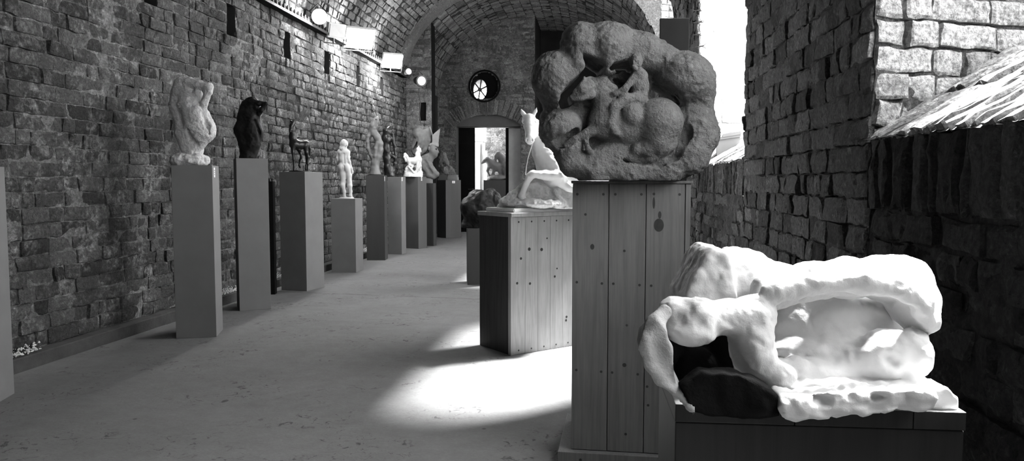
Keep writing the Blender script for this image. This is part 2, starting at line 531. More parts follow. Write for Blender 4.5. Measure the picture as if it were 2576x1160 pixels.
def mortar(u0, u1, v0, v1, cell, seed=0, holes=(), amp=.009, off=-.002, tv=2.0):
    nu = max(1, int(round((u1 - u0) / cell))); nv = max(1, int(round((v1 - v0) / cell)))
    us = np.linspace(u0, u1, nu + 1); vs = np.linspace(v0, v1, nv + 1)
    for q in holes:
        us[np.argmin(abs(us - q[0]))] = q[0]; us[np.argmin(abs(us - q[1]))] = q[1]
        vs[np.argmin(abs(vs - q[2]))] = q[2]; vs[np.argmin(abs(vs - q[3]))] = q[3]
    U, Vv = np.meshgrid(us, vs, indexing='ij')
    P = np.stack([U, Vv, np.zeros_like(U)], -1)
    Wd = off + vnoise(P, 4.5, seed) * amp + vnoise(P, 15, seed + 1) * amp * .8
    P[..., 2] = Wd
    m = nv + 1
    base = (np.arange(nu)[:, None] * m + np.arange(nv)[None, :])
    keep = np.ones((nu, nv), dtype=bool)
    cu = (us[1:] + us[:-1]) / 2; cv = (vs[1:] + vs[:-1]) / 2
    for q in holes:
        keep &= ~(((cu > q[0]) & (cu < q[1]))[:, None] & ((cv > q[2]) & (cv < q[3]))[None, :])
    base = base[keep]
    Q = np.stack([base, base + m, base + m + 1, base + 1], 1)
    return P.reshape(-1, 3), Q, np.full(P.size // 3, tv)

def masonry(name, fields, mat, kind='structure', label=None):
    """fields: list of (geometry triple, map(u,v,w)->xyz)"""
    Vs, Qs, Ts, o = [], [], [], 0
    for (P, Q, T), fn, flip in fields:
        Vs.append(fn(P[:, 0], P[:, 1], P[:, 2])); Qs.append((Q[:, ::-1] if flip else Q) + o); Ts.append(T); o += len(P)
    me = np_mesh(name, np.concatenate(Vs), np.concatenate(Qs), False, np.concatenate(Ts))
    ob = link(name, me, mat)
    tag(ob, label, None, None, kind)
    return ob

st = lambda *a: np.stack(np.broadcast_arrays(*a), -1)
WL, WR, YE, YB = -3.70, 1.0, 16.9, -2.5      # left wall, right wall, end wall, wall behind
ZS, VA, VB, VC = 3.15, 2.35, 1.80, -1.35      # vault: springing, half width, rise, centre
YV = 18.6                                     # the dark bay beyond the end wall

YC = 14.07                                    # the barrel and the long wall stop here, a dim bay follows
# left wall with its row of putlog holes
hole_y = [5.85, 7.21, 8.56, 9.86, 11.17, 12.45]
LH = [(y - .085, y + .085, 2.67, 2.98) for y in hole_y]
fmap = lambda u, v, w: st(WL + w, u, v)
f1 = lambda a, b, s, g, c, hs, jt=.014, tv=2.0: [(bricks(a, b, 0.0, ZS + .03, .255, .104, jt, s, g, .011, .0045, .010, hs, proud=.013), fmap, False),
                            (mortar(a, b, 0.0, ZS + .03, c, s, hs, tv=tv), fmap, False)]
masonry('wall_left', f1(2.4, 8.02, 1, (9, 5), .03, LH[:2]) + f1(7.98, YC, 2, (6, 4), .05, LH[2:], .017, 3.0) + f1(YB, 2.42, 3, (3, 2), .2, []), M['brick_left'])
for q in LH:
    bm = bmesh.new()
    x0, x1 = WL - .24, WL + .004
    v = [bm.verts.new(p) for p in ((x1, q[0], q[2]), (x1, q[1], q[2]), (x1, q[1], q[3]), (x1, q[0], q[3]),
                                   (x0, q[0] + .01, q[2]), (x0, q[1] - .01, q[2]), (x0, q[1] - .01, q[3]), (x0, q[0] + .01, q[3]))]
    for a, b, c, d in ((0, 1, 5, 4), (1, 2, 6, 5), (2, 3, 7, 6), (3, 0, 4, 7), (4, 5, 6, 7)):
        bm.faces.new((v[a], v[b], v[c], v[d]))
    tag(link('trim_putlog_recess', bm_mesh('putlog_recess', bm), M['plaster_soot']), kind='structure')

# vault
def vmap(th):
    pass
ths = np.linspace(0, math.pi, 721)
cx = VC - VA * np.cos(ths); cz = ZS + VB * np.sin(ths)
arc = np.concatenate([[0], np.cumsum(np.hypot(np.diff(cx), np.diff(cz)))]); ARC = float(arc[-1])
def vaultmap(u, v, w):
    x = np.interp(v, arc, cx); z = np.interp(v, arc, cz)
    nx = -(x - VC) / VA ** 2; nz = -(z - ZS) / VB ** 2
    l = np.hypot(nx, nz) + 1e-9
    return st(x + nx / l * w, u, z + nz / l * w)
VCUT = [float(np.interp(q, cx, arc)) for q in (.78, .78, .45, .85)]    # lunettes over the right windows start here
wins = [(.1, 2.885), (5.28, 7.73), (10.1, 12.55), (15.2, 16.5), (-1.8, -.3)]  # last opening is unseen, added behind the viewer to light the sculpture fronts
VH = [(a, b, c, ARC + 1) for (a, b), c in zip(wins[1:], VCUT[1:])]
masonry('ceiling', [(bricks(6.4, 13.45, 0, ARC, .20, .108, .024, 11, (5, 4), .013, .004, .010, VH, proud=.016), vaultmap, True),
                    (mortar(6.4, 13.45, 0, ARC, .06, 11, VH, tv=3.0), vaultmap, True),
                    (bricks(YB, 6.4, 0, ARC, .24, .108, .02, 12, (3, 3), .01, .003, .008, VH), vaultmap, True),
                    (mortar(YB, 6.4, 0, ARC, .12, 12, VH, tv=3.0), vaultmap, True)], M['brick_vault'])
masonry('ceiling_bay', [(bricks(13.45, YV, 0, ARC, .11, .2, .02, 13, (4, 3), .012, .003, .008, VH), vaultmap, True),
                    (mortar(13.45, YV, 0, ARC, .08, 13, VH, tv=3.0), vaultmap, True)], M['brick_end'])
# plastered transverse rib closing the barrel before the end wall
P, Q, T = mortar(13.50, 14.05, 0.25, ARC - 1.9, .05, 14, (), .006)
P2 = P.copy(); e = np.minimum(P[:, 0] - 13.50, 14.05 - P[:, 0]); P2[:, 2] += np.where(e < .005, -.02, .05)
masonry('trim_vault_rib', [((P2, Q, np.full(len(P), .35)), vaultmap, True)], M['brick_vault'])

# end wall: door, round window, two slots
XE = -1.45                                    # the end wall stops here, a dark bay opens to the right of it
emap = lambda u, v, w: st(u, YE - w, v)
def endpt(px, py): return W(px, py, YE / W(px, py, 1.0)[1])
DX0, DX1, DZ = float(endpt(1147, 400)[0]), float(endpt(1310, 400)[0]), float(endpt(1147, 316)[2])
HWD = (DX1 - DX0) / 2; AR = float(endpt(1228, 288)[2]) - DZ
oc = endpt(1219, 217); OR = .32
octs = []
for k in range(24):                            # stepped brick edge of the round opening
    z0 = oc[2] - OR + k * OR / 12; hw = math.sqrt(max(OR ** 2 - (z0 + OR / 24 - oc[2]) ** 2, 0))
    octs.append((oc[0] - hw, oc[0] + hw, z0, z0 + OR / 12))
arch = []
for k in range(4):
    z0 = DZ + k * AR / 4; hw = HWD * math.sqrt(max(1 - ((k + .5) / 4) ** 2, 0))
    arch.append(((DX0 + DX1) / 2 - hw, (DX0 + DX1) / 2 + hw, z0, z0 + AR / 4))
EH = [(DX0, DX1, -.1, DZ)] + octs + arch
fields = [(bricks(WL - .1, XE, 0, 5.0, .26, .082, .03, 21, (5, 3), .008, .003, .006, EH, proud=.006), emap, True),
          (mortar(WL - .1, XE, 0, 5.0, .03, 21, EH, .008, .002), emap, True)]
# voussoirs of the flat arch over the door, standing bricks in two rings
mx = (DX0 + DX1) / 2; Rr = (HWD ** 2 + AR ** 2) / (2 * AR); czr = DZ + AR - Rr
amap = lambda u, v, w: st(mx + np.sin(u / Rr) * (Rr + v), YE - .012 - w, czr + np.cos(u / Rr) * (Rr + v))
hu = math.asin((HWD + .03) / Rr) * Rr
fields.append((bricks(-hu - .06, hu + .06, .0, .36, .095, .36, .02, 22, (3, 6), .008, .003, .005, proud=.014), amap, True))
fields.append((mortar(-hu - .06, hu + .06, .0, .36, .05, 22, (), .004), amap, True))
masonry('wall_end', fields, M['brick_end'])
# short return of the long wall, with a black slot beside it and a small black opening
px_ = lambda px, py: W(px, py, YC / W(px, py, 1.0)[1])
RX = float(px_(1086, 300)[0]); sb = (float(px_(1055, 280)[0]), float(px_(1072, 280)[0]), float(px_(1060, 306)[2]), float(px_(1060, 258)[2]))
cmap = lambda u, v, w: st(u, YC - w, v)
masonry('wall_return', [(bricks(WL - .02, RX, 0, 4.6, .26, .085, .03, 23, (6, 4), .009, .004, .006, [sb], proud=.008), cmap, True),
                        (mortar(WL - .02, RX, 0, 4.6, .03, 23, [sb], .010, .002), cmap, True)], M['brick_end'])
bm = bmesh.new(); add_box(bm, (RX - .03, YC + .02, 0), (RX - .004, YC + .35, 4.6)); add_box(bm, (sb[0] - .02, YC + .06, sb[2] - .02), (sb[1] + .02, YC + .3, sb[3] + .02))
tag(link('trim_slot', bm_mesh('slot', bm), M['dark_void']), kind='structure')  # solid black stands in for the shade in the gap and opening
# door reveal and tympanum board
bm = bmesh.new()
add_box(bm, (DX0 - .12, YE + .015, 0), (DX0, YE + .55, DZ + .02))
add_box(bm, (DX1, YE + .015, 0), (DX1 + .12, YE + .55, DZ + .02))
add_box(bm, (DX0 - .1, YE + .1, DZ - .02), (DX1 + .1, YE + .5, DZ + AR + .04))
tag(link('trim_door', bm_mesh('door_trim', bm), M['reveal']), kind='structure')
bm = bmesh.new()                               # left leaf folded back into the passage, black
x0 = endpt(1150, 400)[0]; x1 = W(1195, 400, 17.5)[0]
add_box(bm, (DX0 + .002, YE + .33, 0.01), (x1, YE + .39, DZ - .03), bevel=.004)
add_box(bm, (DX0 + .03, YE + .315, .12), (x1 - .06, YE + .335, 1.0), bevel=.004)
add_box(bm, (DX0 + .03, YE + .315, 1.1), (x1 - .06, YE + .335, 2.1), bevel=.004)
d = link('door_1', bm_mesh('door_leaf', bm), M['dark_void']); tag(d, kind='structure')
bm = bmesh.new(); add_cyl(bm, (x1 - .04, YE + .31, 1.02), (x1 - .04, YE + .27, 1.02), .018); add_cyl(bm, (x1 - .04, YE + .275, 1.02), (x1 - .15, YE + .275, 1.02), .010)
link('door_handle', bm_mesh('handle', bm), M['iron'], d)
bm = bmesh.new()
xr = W(1274, 400, 17.6)[0]
add_box(bm, (xr, YE + .42, 0.01), (W(1281, 400, 17.6)[0], YE + .55, DZ - .03), bevel=.004)
tag(link('trim_jamb_post', bm_mesh('jamb_post', bm), M['dark_void']), kind='structure')

bm = bmesh.new(); add_box(bm, (W(1281, 400, 17.55)[0], YE + .40, 0), (DX1 + .02, YE + .5, DZ - .01), bevel=.004)
tag(link('trim_door_cheek', bm_mesh('door_cheek', bm), M['limewash_grey']), kind='structure')
# round window: a deep black drum with an iron wheel at its outer face
bm = bmesh.new()
seg = 40
def ring(rx, rz, y, cxx, czz): return [bm.verts.new((cxx + rx * math.cos(2 * math.pi * k / seg), y, czz + rz * math.sin(2 * math.pi * k / seg))) for k in range(seg)]
wc = endpt(1206, 222)
wx, wz = wc[0] - .02, wc[2] - .01
Af = ring(OR + .05, OR + .05, YE + .01, oc[0], oc[2]); Ag = ring(OR + .05, OR + .05, YE - .03, oc[0], oc[2]); A0 = ring(OR + .01, OR + .01, YE - .032, oc[0], oc[2]); A1 = ring(OR + .02, OR + .02, YE + .12, oc[0], oc[2]); A2 = ring(.165, .24, YE + .16, wx, wz); A3 = ring(.165, .24, YE + .30, wx, wz)
for a, b in ((Af, Ag), (Ag, A0), (A0, A1), (A1, A2), (A2, A3)):
    for k in range(seg): bm.faces.new((a[k], a[(k + 1) % seg], b[(k + 1) % seg], b[k]))
w1 = link('window_1', bm_mesh('round_window', bm), M['dark_void']); tag(w1, kind='structure')
bm = bmesh.new()
for k in range(6):
    a = R(18 + 60 * k); add_cyl(bm, (wx, YE + .2, wz), (wx + .17 * math.cos(a), YE + .2, wz + .245 * math.sin(a)), .016, seg=8)
add_cyl(bm, (wx, YE + .17, wz), (wx, YE + .23, wz), .045)
link('window_wheel', bm_mesh('wheel', bm), M['iron'], w1)

# bay beyond the end wall on the right, its shade painted into dark plaster
bm = bmesh.new()
add_box(bm, (XE - .08, YE + .01, 0), (XE, YV, 5.2)); add_box(bm, (WL - .2, YC + .02, 0), (WL, YV - .05, 5.2))
add_box(bm, (XE - .1, YV, 0), (2.4, YV + .15, 5.2))
tag(link('wall_bay', bm_mesh('bay', bm), M['plaster_soot']), kind='structure')
bm = bmesh.new(); add_box(bm, (WL - .3, YB - .2, 0), (2.3, YB, 5.2))
tag(link('wall_back', bm_mesh('wall_back', bm), M['reveal']), kind='structure')

# right wall: splayed piers, tall openings, sloping sills
ZL = 1.351; SL = .57; OUT = .92; SPL = .39
rmap = lambda u, v, w: st(WR - w, u, v)
ZP = 4.6
piers = [(-.3, .1), (2.885, 5.28), (7.73, 10.1), (12.55, 15.2), (16.5, YV), (YB, -1.8)]
fields = []; jf = []
for k, (a, b) in enumerate(piers):
    zt = ZS + .25
    g = {1: (13, 8), 2: (6, 5)}.get(k, (3, 3)); c = {1: .02, 2: .05}.get(k, .15)
    fields.append((bricks(a, b, 0, zt, .26, .104, .014, 31 + k, g, .010, .006, .008, proud=.012, rnd=.010), rmap, True))
    fields.append((mortar(a, b, 0, zt, c, 31 + k, (), .010), rmap, True))
    lj = math.hypot(OUT, SPL)
    nj = len(jf)
    # the side that looks back down the room (towards the viewer)
    if k:
        jm = lambda u, v, w, a=a: st(WR + u * OUT / lj + w * SPL / lj, a + u * SPL / lj - w * OUT / lj, v)
        g2 = {1: (15, 9), 2: (7, 4)}.get(k, (4, 3))
        jf.append((bricks(0, lj, 0, ZP, .27, .0995, .016, 51 + k, g2, .012, .006, .008, proud=.012, rnd=.014), jm, True))
        jf.append((mortar(0, lj, 0, ZP, {1: .03}.get(k, .1), 51 + k, (), .01), jm, True))
    sp = SPL if k else .05
    jm = lambda u, v, w, b=b, sp=sp: st(WR + u * OUT / lj + w * sp / lj, b - u * sp / lj + w * OUT / lj, v)
    jf.append((bricks(0, lj, 0, ZP, .27, .0995, .016, 61 + k, (4, 3), .01, .004, .008), jm, False))
    jf.append((mortar(0, lj, 0, ZP, .1, 61 + k, (), .01), jm, False))
    # outer face, cheeks of the lunette
    bm = bmesh.new()
    fcs = [[(WR + OUT, a + (SPL if k else 0), 0), (WR + OUT, b - (SPL if k else .05), 0), (WR + OUT, b - (SPL if k else .05), ZP), (WR + OUT, a + (SPL if k else 0), ZP)]]
    for y in ((a, b) if k else (b,)):
        zz = [(x, y, float(ZS + VB * math.sqrt(max(0, 1 - ((x - VC) / VA) ** 2))) - .02) for x in np.linspace(.42, 1.0, 12)]
        fcs.append(zz + [(1.0, y, ZP), (.42, y, ZP)])
    for f in fcs: bm.faces.new([bm.verts.new(p) for p in f])
    tag(link('trim_pier_back', bm_mesh('pier_back', bm), M['brick_end']), kind='structure')
for a, b, z in ((.1, 2.885, 3.1), (-1.8, -.3, 3.0)):     # unseen brickwork added over these openings to limit the daylight
    fields.append((bricks(a, b, z, ZS + .3, .26, .104, .014, 37, (4, 3), .010, .006, .008, proud=.012, rnd=.010), rmap, True))
    fields.append((mortar(a, b, z, ZS + .3, .1, 37, (), .010), rmap, True))
    bm = bmesh.new(); add_box(bm, (WR + .02, a - .02, z + .005), (WR + .26, b + (0 if a > 3 else .02), ZS + .6))
    tag(link('trim_infill', bm_mesh('infill', bm), M['brick_end']), kind='structure')
masonry('wall_right', fields, M['brick_right'])
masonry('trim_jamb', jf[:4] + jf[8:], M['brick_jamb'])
masonry('trim_jamb', jf[4:8], M['brick_white'])  # daylight glare on the second opening's jambs is put into the brick colour
fields = []; sf = []
for k, (a, b) in enumerate(wins):
    near = k == 0
    g = (9, 6) if k < 2 else (3, 3); c = .025 if k < 2 else .12
    fields.append((bricks(a, b, 0, ZL - .25, .26, .104, .02, 71 + k, g, .016, .008, .012, proud=.008, rnd=.014), rmap, True))
    fields.append((mortar(a, b, 0, ZL, c, 71 + k, (), .014), rmap, True))
    fields.append((bricks(a, b, ZL - .25, ZL, .085, .25, .016, 81 + k, (6, 10) if k < 2 else (3, 3), .014, .008, .010, proud=.012, rnd=.012), rmap, True))
    ls = math.hypot(OUT, OUT * SL)
    sm = lambda u, v, w: st(WR - .02 + v * OUT / ls - w * SL * OUT / ls, u, ZL + v * SL * OUT / ls + w * OUT / ls)
    sf.append((bricks(a - .38, b + .38, 0, ls, .085, .31, .024, 91 + k, (4, 10) if k < 2 else (3, 3), .008, .006, .008, proud=.012, rnd=.012), sm, False))
    sf.append((mortar(a - .38, b + .38, 0, ls, .04, 91 + k, (), .008), sm, False))
masonry('trim_window_breast', fields[:3], M['brick_breast'])  # darker copy of the wall brick, shade under the near sill included
masonry('trim_window_breast', fields[3:], M['brick_right'])
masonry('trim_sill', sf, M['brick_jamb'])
bm = bmesh.new()
for a, b in wins:
    bm.faces.new([bm.verts.new(p) for p in ((WR + OUT, a - .4, 0), (WR + OUT, b + .4, 0), (WR + OUT, b + .4, ZL + SL * OUT), (WR + OUT, a - .4, ZL + SL * OUT))])
tag(link('trim_sill_back', bm_mesh('sill_back', bm), M['brick_end']), kind='structure')

# floor, concrete kerb along the left wall
def plane(name, x0, x1, y0, y1, z, mat):
    bm = bmesh.new(); bm.faces.new([bm.verts.new(p) for p in ((x0, y0, z), (x1, y0, z), (x1, y1, z), (x0, y1, z))])
    return tag(link(name, bm_mesh(name, bm), mat), kind='structure')
plane('floor', WL - .3, WR + .4, YB, YE + 5.5, 0.0, M['floor'])
plane('ground_outside', WR + OUT - .02, 40, -30, 40, .15, M['exterior'])
us = np.linspace(YB, YC, 600); pr = np.array([(0, .0), (0, .085), (-.006, .092), (-.09, .098)])
V = []; 
for i, (dx, z) in enumerate(pr):
    p = st(np.full_like(us, -3.605 + dx), us, np.full_like(us, z))
    nz = vnoise(p, 6, 5)
    p[:, 0] += nz * (.008 if i < 3 else 0); p[:, 2] += (nz * .006 if i else 0)
    V.append(p)
V = np.stack(V, 1).reshape(-1, 3); b = (np.arange(len(us) - 1)[:, None] * 4 + np.arange(3)[None]).ravel()
tag(link('baseboard_left', np_mesh('baseboard_left', V, np.stack([b, b + 4, b + 5, b + 1], 1)[:, ::-1], False), M['concrete_edge']), kind='structure')
# crumbled lime along the foot of the wall, more than anyone could count
rng = np.random.default_rng(5); n = 5000
y = rng.uniform(2.4, 12.0, n); P0 = st(-3.655 + rng.uniform(-.02, .03, n), y, .096 + rng.uniform(0, .012, n) + (rng.random(n) ** 3) * .05)
P0 = P0[vnoise(st(y, y * 0, y * 0), 1.3, 8) > -.45]
sz = rng.uniform(.003, .010, len(P0)); oct6 = np.array([(1, 0, 0), (-1, 0, 0), (0, 1, 0), (0, -1, 0), (0, 0, 1), (0, 0, -1)])
V = (P0[:, None] + oct6[None] * sz[:, None, None] * rng.uniform(.6, 1.2, (len(P0), 6, 1))).reshape(-1, 3)
tri = np.array([(0, 2, 4), (2, 1, 4), (1, 3, 4), (3, 0, 4), (2, 0, 5), (1, 2, 5), (3, 1, 5), (0, 3, 5)])
tag(link('lime_crumbs', np_mesh('crumbs', V, (tri[None] + (np.arange(len(P0)) * 6)[:, None, None]).reshape(-1, 3)), M['limewash']),
    'pale crumbled lime lying along the foot of the long brick wall', 'rubble', kind='stuff')

# the lit yard beyond the door
YY = 20.6
ymap = lambda u, v, w: st(u, YY - w, v)
masonry('wall_yard', [(bricks(-5.2, XE - .1, 0, 3.4, .26, .095, .03, 41, (4, 3), .008, .003, .006), ymap, True), (mortar(-5.2, XE - .1, 0, 3.4, .05, 41), ymap, True)], M['brick_yard'])
bm = bmesh.new(); add_box(bm, (-6.0, YE + .6, 3.6), (XE - .09, 19.7, 3.75)); add_box(bm, (XE - .3, YE + .5, 0), (XE - .1, 20.6, 3.6))
tag(link('ceiling_yard', bm_mesh('ceiling_yard', bm), M['limewash']), kind='structure')  # roof added out of view to dim the sky light in the yard
bm = bmesh.new()
p0 = W(1197, 400, 19.6); p1 = W(1215, 400, 19.6)
z0, z1 = zat(1200, 356, 19.6), zat(1200, 321, 19.6)
add_box(bm, (p0[0] - .6, 19.5, 0), (p1[0] - .03, 19.95, z0), bevel=.01)
add_box(bm, (p1[0] - .12, 19.46, 0), (p1[0] - .09, 19.5, z0 - .05), bevel=.004)
add_box(bm, (p1[0] - .02, 19.48, 0), (p1[0] + .03, 19.9, z0 - .25), bevel=.01)
add_box(bm, (p0[0] - .6, 19.55, z0 + .005), (p1[0] + .01, 19.95, z1 + .5), bevel=.03)
tag(link('trim_yard_doorcase', bm_mesh('doorcase', bm), M['limewash']), kind='structure')
# ------------------------------------------------------------------ plinths
class Ped: pass

def pedestal(label, K, E, ox, top, mat, group='plinths along the brick wall', side=+1, lid=None, card=None, name='plinth', cat='plinth', z0=0.0, make=True):
    """K: floor pixel of the near corner, E: floor pixel of the far end of one face, ox: pixel x where the other face ends"""
    k = ground(*K, z0); e = ground(*E, z0)
    if make:                                    # square plinth: find the turn that shows both faces as wide as in the photo
        s_ = 1 if E[0] > K[0] else -1
        def solve(phi):
            u = toW(np.array([s_ * math.cos(phi), math.sin(phi), 0.0]))
            v = toW(np.array([-s_ * math.sin(phi), math.cos(phi), 0.0]))
            lo, hi = .02, 1.5
            for _ in range(40):
                t = (lo + hi) / 2
                if (pxof(k + u * t) - E[0]) * s_ < 0: lo = t
                else: hi = t
            return u, v, (lo + hi) / 2
        best = min((abs(pxof(k + v * w) - ox), phi) for phi in np.linspace(-.7, 1.3, 401) for u, v, w in [solve(phi)] if w < 1.4)
        d1, d2, w1 = solve(best[1]); w2 = w1
    else:
        d1 = (e - k); w1 = np.linalg.norm(d1); d1 = d1 / w1
        d2 = np.array([-d1[1], d1[0], 0.0])
        if depth_of(k + d2) < depth_of(k): d2 = -d2
        lo, hi = .02, 2.0
        for _ in range(50):
            t = (lo + hi) / 2; p = pxof(k + d2 * t)
            if (p < ox) == (pxof(k + d2 * 2) > pxof(k)): lo = t
            else: hi = t
        w2 = (lo + hi) / 2
    P = Ped(); P.k, P.d1, P.d2, P.w1, P.w2 = k, d1, d2, w1, w2
    P.c = k + d1 * w1 / 2 + d2 * w2 / 2
    P.D = depth_of(P.c)
    P.h = zat(K[0], top, depth_of(k)); P.px = pxof(P.c)
    if make: print('PED', label[:40], round(w1, 3), [round(float(q), 2) for q in P.c], round(P.h, 3), round(P.px))
    P.z0 = z0
    P.rz = math.atan2(d1[1], d1[0])
    if not make: return P
    root = empty(name, (P.c[0], P.c[1], z0), P.rz)
    tag(root, label, cat, group)
    bm = bmesh.new(); add_box(bm, (-w1 / 2, -w2 / 2, 0), (w1 / 2, w2 / 2, P.h - z0 - (.012 if lid else 0)), bevel=.0025)
    link('body', bm_mesh('plinth_body', bm), mat, root)
    if lid:
        bm = bmesh.new(); add_box(bm, (-w1 / 2 - .003, -w2 / 2 - .003, P.h - z0 - .012), (w1 / 2 + .003, w2 / 2 + .003, P.h - z0), bevel=.002)
        link('top_board', bm_mesh('top_board', bm), lid, root)
    P.root = root
    if card:
        # (px, py, width, height) of a small caption card fixed to one face
        px, py, cw, ch, face = card
        o = d1 if face == 2 else d2                 # the face along d2 has normal -d1 ...
        nrm = -d2 if face == 1 else -d1
        if face == 2 and nrm @ (np.array([0, 0, 0]) - k) < 0: nrm = d1
        # intersect the pixel ray with the face plane
        a = W(px, py, 1.0); org = np.array([0, 0, EYE]); dr = a - org
        pt0 = k if not (face == 2 and (nrm == d1).all()) else k + d1 * w1
        t = ((pt0 - org) @ nrm) / (dr @ nrm); q = org + dr * t
        ax = d1 if face == 1 else d2
        bm = bmesh.new()
        x = Vector(ax); n = Vector(nrm); z = Vector((0, 0, 1)); C = Vector(q) - Vector((P.c[0], P.c[1], z0))
        def slab(cx, cz, hw, hh, t0, t1, mi):
            vs = [bm.verts.new(C + x * (cx + sx * hw) + z * (cz + sz * hh) + n * tt) for tt in (t0, t1) for sx, sz in ((-1, -1), (1, -1), (1, 1), (-1, 1))]
            for f in ((0, 1, 2, 3), (4, 5, 6, 7), (0, 1, 5, 4), (1, 2, 6, 5), (2, 3, 7, 6), (3, 0, 4, 7)):
                ff = bm.faces.new([vs[i] for i in f]); ff.material_index = mi
        slab(0, 0, cw / 2, ch / 2, -.001, .002, 0)
        for i in range(3):
            slab(0, ch * (.2 - .2 * i), cw * (.32 - .06 * i), ch * .035, .002, .0026, 1)
        bmesh.ops.rotate(bm, verts=bm.verts[:], cent=(0, 0, 0), matrix=Matrix.Rotation(-P.rz, 3, 'Z'))
        link('caption_card', bm_mesh('card', bm), [M['card'], M['ink']], root)
    return P

ped = {}
G1 = 'tall slim plinths along the brick wall'
# the one cut off by the edge of the photograph
k0 = ground(37, 990); kb = ground(0, 1012); d = (kb - k0) / np.linalg.norm(kb - k0)
n_ = np.array([-d[1], d[0], 0.0]); 
if pxof(k0 + n_ * .2) > pxof(k0): n_ = -n_
h0 = zat(8, 420, depth_of(k0))
root = empty('plinth', k0 + d * .18 + n_ * .18, math.atan2(d[1], d[0])); tag(root, 'grey plinth cut off by the edge of the view, nearest along the brick wall', 'plinth', G1)
bm = bmesh.new(); add_box(bm, (-.18, -.18, 0), (.18, .18, h0), bevel=.003); link('body', bm_mesh('plinth_body', bm), M['plinth'], root)

ped[1] = pedestal('tall grey plinth carrying the pale stone torso, small caption card near its top', (545, 848), (443, 852), 561, 416, M['plinth'], G1, card=(539, 434, .05, .075, 2))
ped[2] = pedestal('tall grey plinth with a board seam carrying the black torso', (603, 783), (682, 776), 596, 398, M['plinth'], G1)
ped[3] = pedestal('wide grey plinth under the dark bronze horse, one side brightly lit', (772, 733), (708, 735), 816, 432, M['plinth'], G1)
ped[4] = pedestal('shorter grey plinth carrying the small white standing nude', (896, 686), (835, 688), 914, 500, M['plinth'], G1)
ped[5] = pedestal('dark wooden plinth under the twisting carved wood figure', (969, 655), (923, 656), 976, 441, M['plinth_dark'], G1, card=(967.5, 450, .035, .07, 2))
ped[6] = pedestal('slim grey plinth under the black pierced figure', (1011, 640), (977, 640.5), 1022, 445, M['plinth'], G1, card=(1011.5, 451, .05, .06, 2))
ped[7] = pedestal('brown board plinth under the small white prancing horse', (1053, 626), (1022, 626.5), 1074, 445, M['plinth_mid'], G1, card=(1060.5, 450, .03, .07, 2))
ped[8] = pedestal('low dark plinth under the mitred bishop bust', (1091, 619), (1072, 619.5), 1098, 461, M['plinth_dark'], G1)
ped[9] = pedestal('broad dark grey plinth under the fragment sculpture beside the doorway', (1122, 599), (1100, 600), 1160, 453, M['plinth_mid'], G1, card=(1141, 458, .07, .05, 2))
ped['b'] = pedestal('narrow black plinth against the wall behind the black torso plinth', (692, 741), (670, 741.5), 697, 456, M['dark_void'], G1)
ped['s'] = pedestal('small low dark plinth half hidden behind the pale pine crate', (1176, 717), (1245, 716), 1174, 575, M['plinth_dark'], None)

# ---- pine crate pedestal of the rearing horse (corner towards the viewer)
def plankbox(label, name, K, E, ox, top, mats, z0, seams, lidh=.03, over=.006):
    P = pedestal(label, K, E, ox, top, None, None, z0=z0, make=False)
    root = empty(name, (P.c[0], P.c[1], z0), P.rz); P.root = root
    H = P.h - z0
    return P, root, H

P2, r2, H2 = plankbox('', 'crate_pedestal', (1288, 895), (1208, 868), 1500, 536, None, 0.0, None)
tag(r2, 'pale pine crate pedestal under the white plaster horse, one side black in shadow', 'pedestal')
hw, hd = P2.w1 / 2, P2.w2 / 2
# local axes: +x = d1 (away along the dark side), +-y = d2
sgn = 1 if (np.array([-P2.d1[1], P2.d1[0], 0]) @ P2.d2) > 0 else -1
ky = -sgn * hd                               # the corner sits at (-hw, ky)
def yb(t): return ky + sgn * t               # distance along the lit face
lid2 = .028
bm = bmesh.new(); add_box(bm, (-hw + .014, -hd + .014, 0), (hw, hd, H2 - lid2)); link('carcass', bm_mesh('carcass', bm), M['pine_dark'], r2)
nb = 7; span = P2.w2
for i in range(nb):
    a, b = span * i / nb, span * (i + 1) / nb
    if i == 0: a = .0
    bm = bmesh.new()
    ys = sorted((yb(a + .0008), yb(b - .0008)))
    add_box(bm, (-hw - .002, ys[0], 0.002), (-hw + .0135, ys[1], H2 - lid2 - .002), bevel=.0012)
    rg = random.Random(i)
    for zz in (.03, H2 - lid2 - .035):
        yy = yb(a + (b - a) * .5)
        add_cyl(bm, (-hw - .0028, yy, zz), (-hw - .0012, yy, zz), .0065, seg=10, mi=1)
    for q in range(2):
        yy = yb(a + (b - a) * rg.uniform(.25, .75)); zz = rg.uniform(.15, H2 - .15)
        add_cyl(bm, (-hw - .0026, yy, zz), (-hw - .0012, yy, zz), rg.uniform(.006, .014), seg=12, mi=2)
    link('board', bm_mesh('board', bm), [M['pine_old'], M['nail'], M['knot']], r2)
bm = bmesh.new(); ys = sorted((yb(-.004), yb(.0)))
add_box(bm, (-hw - .004, min(yb(-.012), yb(.02)), 0), (-hw + .03, max(yb(-.012), yb(.02)), H2 - lid2), bevel=.002)
link('corner_batten', bm_mesh('batten', bm), M['pine_old'], r2)
bm = bmesh.new(); ys = sorted((yb(-.014), yb(0)))
add_box(bm, (-hw + .03, min(yb(-.004), yb(.012)), 0), (hw, max(yb(-.004), yb(.012)), H2 - lid2), bevel=.002)
link('side_panel', bm_mesh('side_panel', bm), M['pine_dark'], r2)  # shade of this side is put into the dark board colour
bm = bmesh.new(); add_box(bm, (-hw - .012, -hd - .014, H2 - lid2), (hw + .012, hd + .014, H2), bevel=.003)
link('top_board', bm_mesh('top_board', bm), M['pine_old'], r2)
ped['horse'] = P2

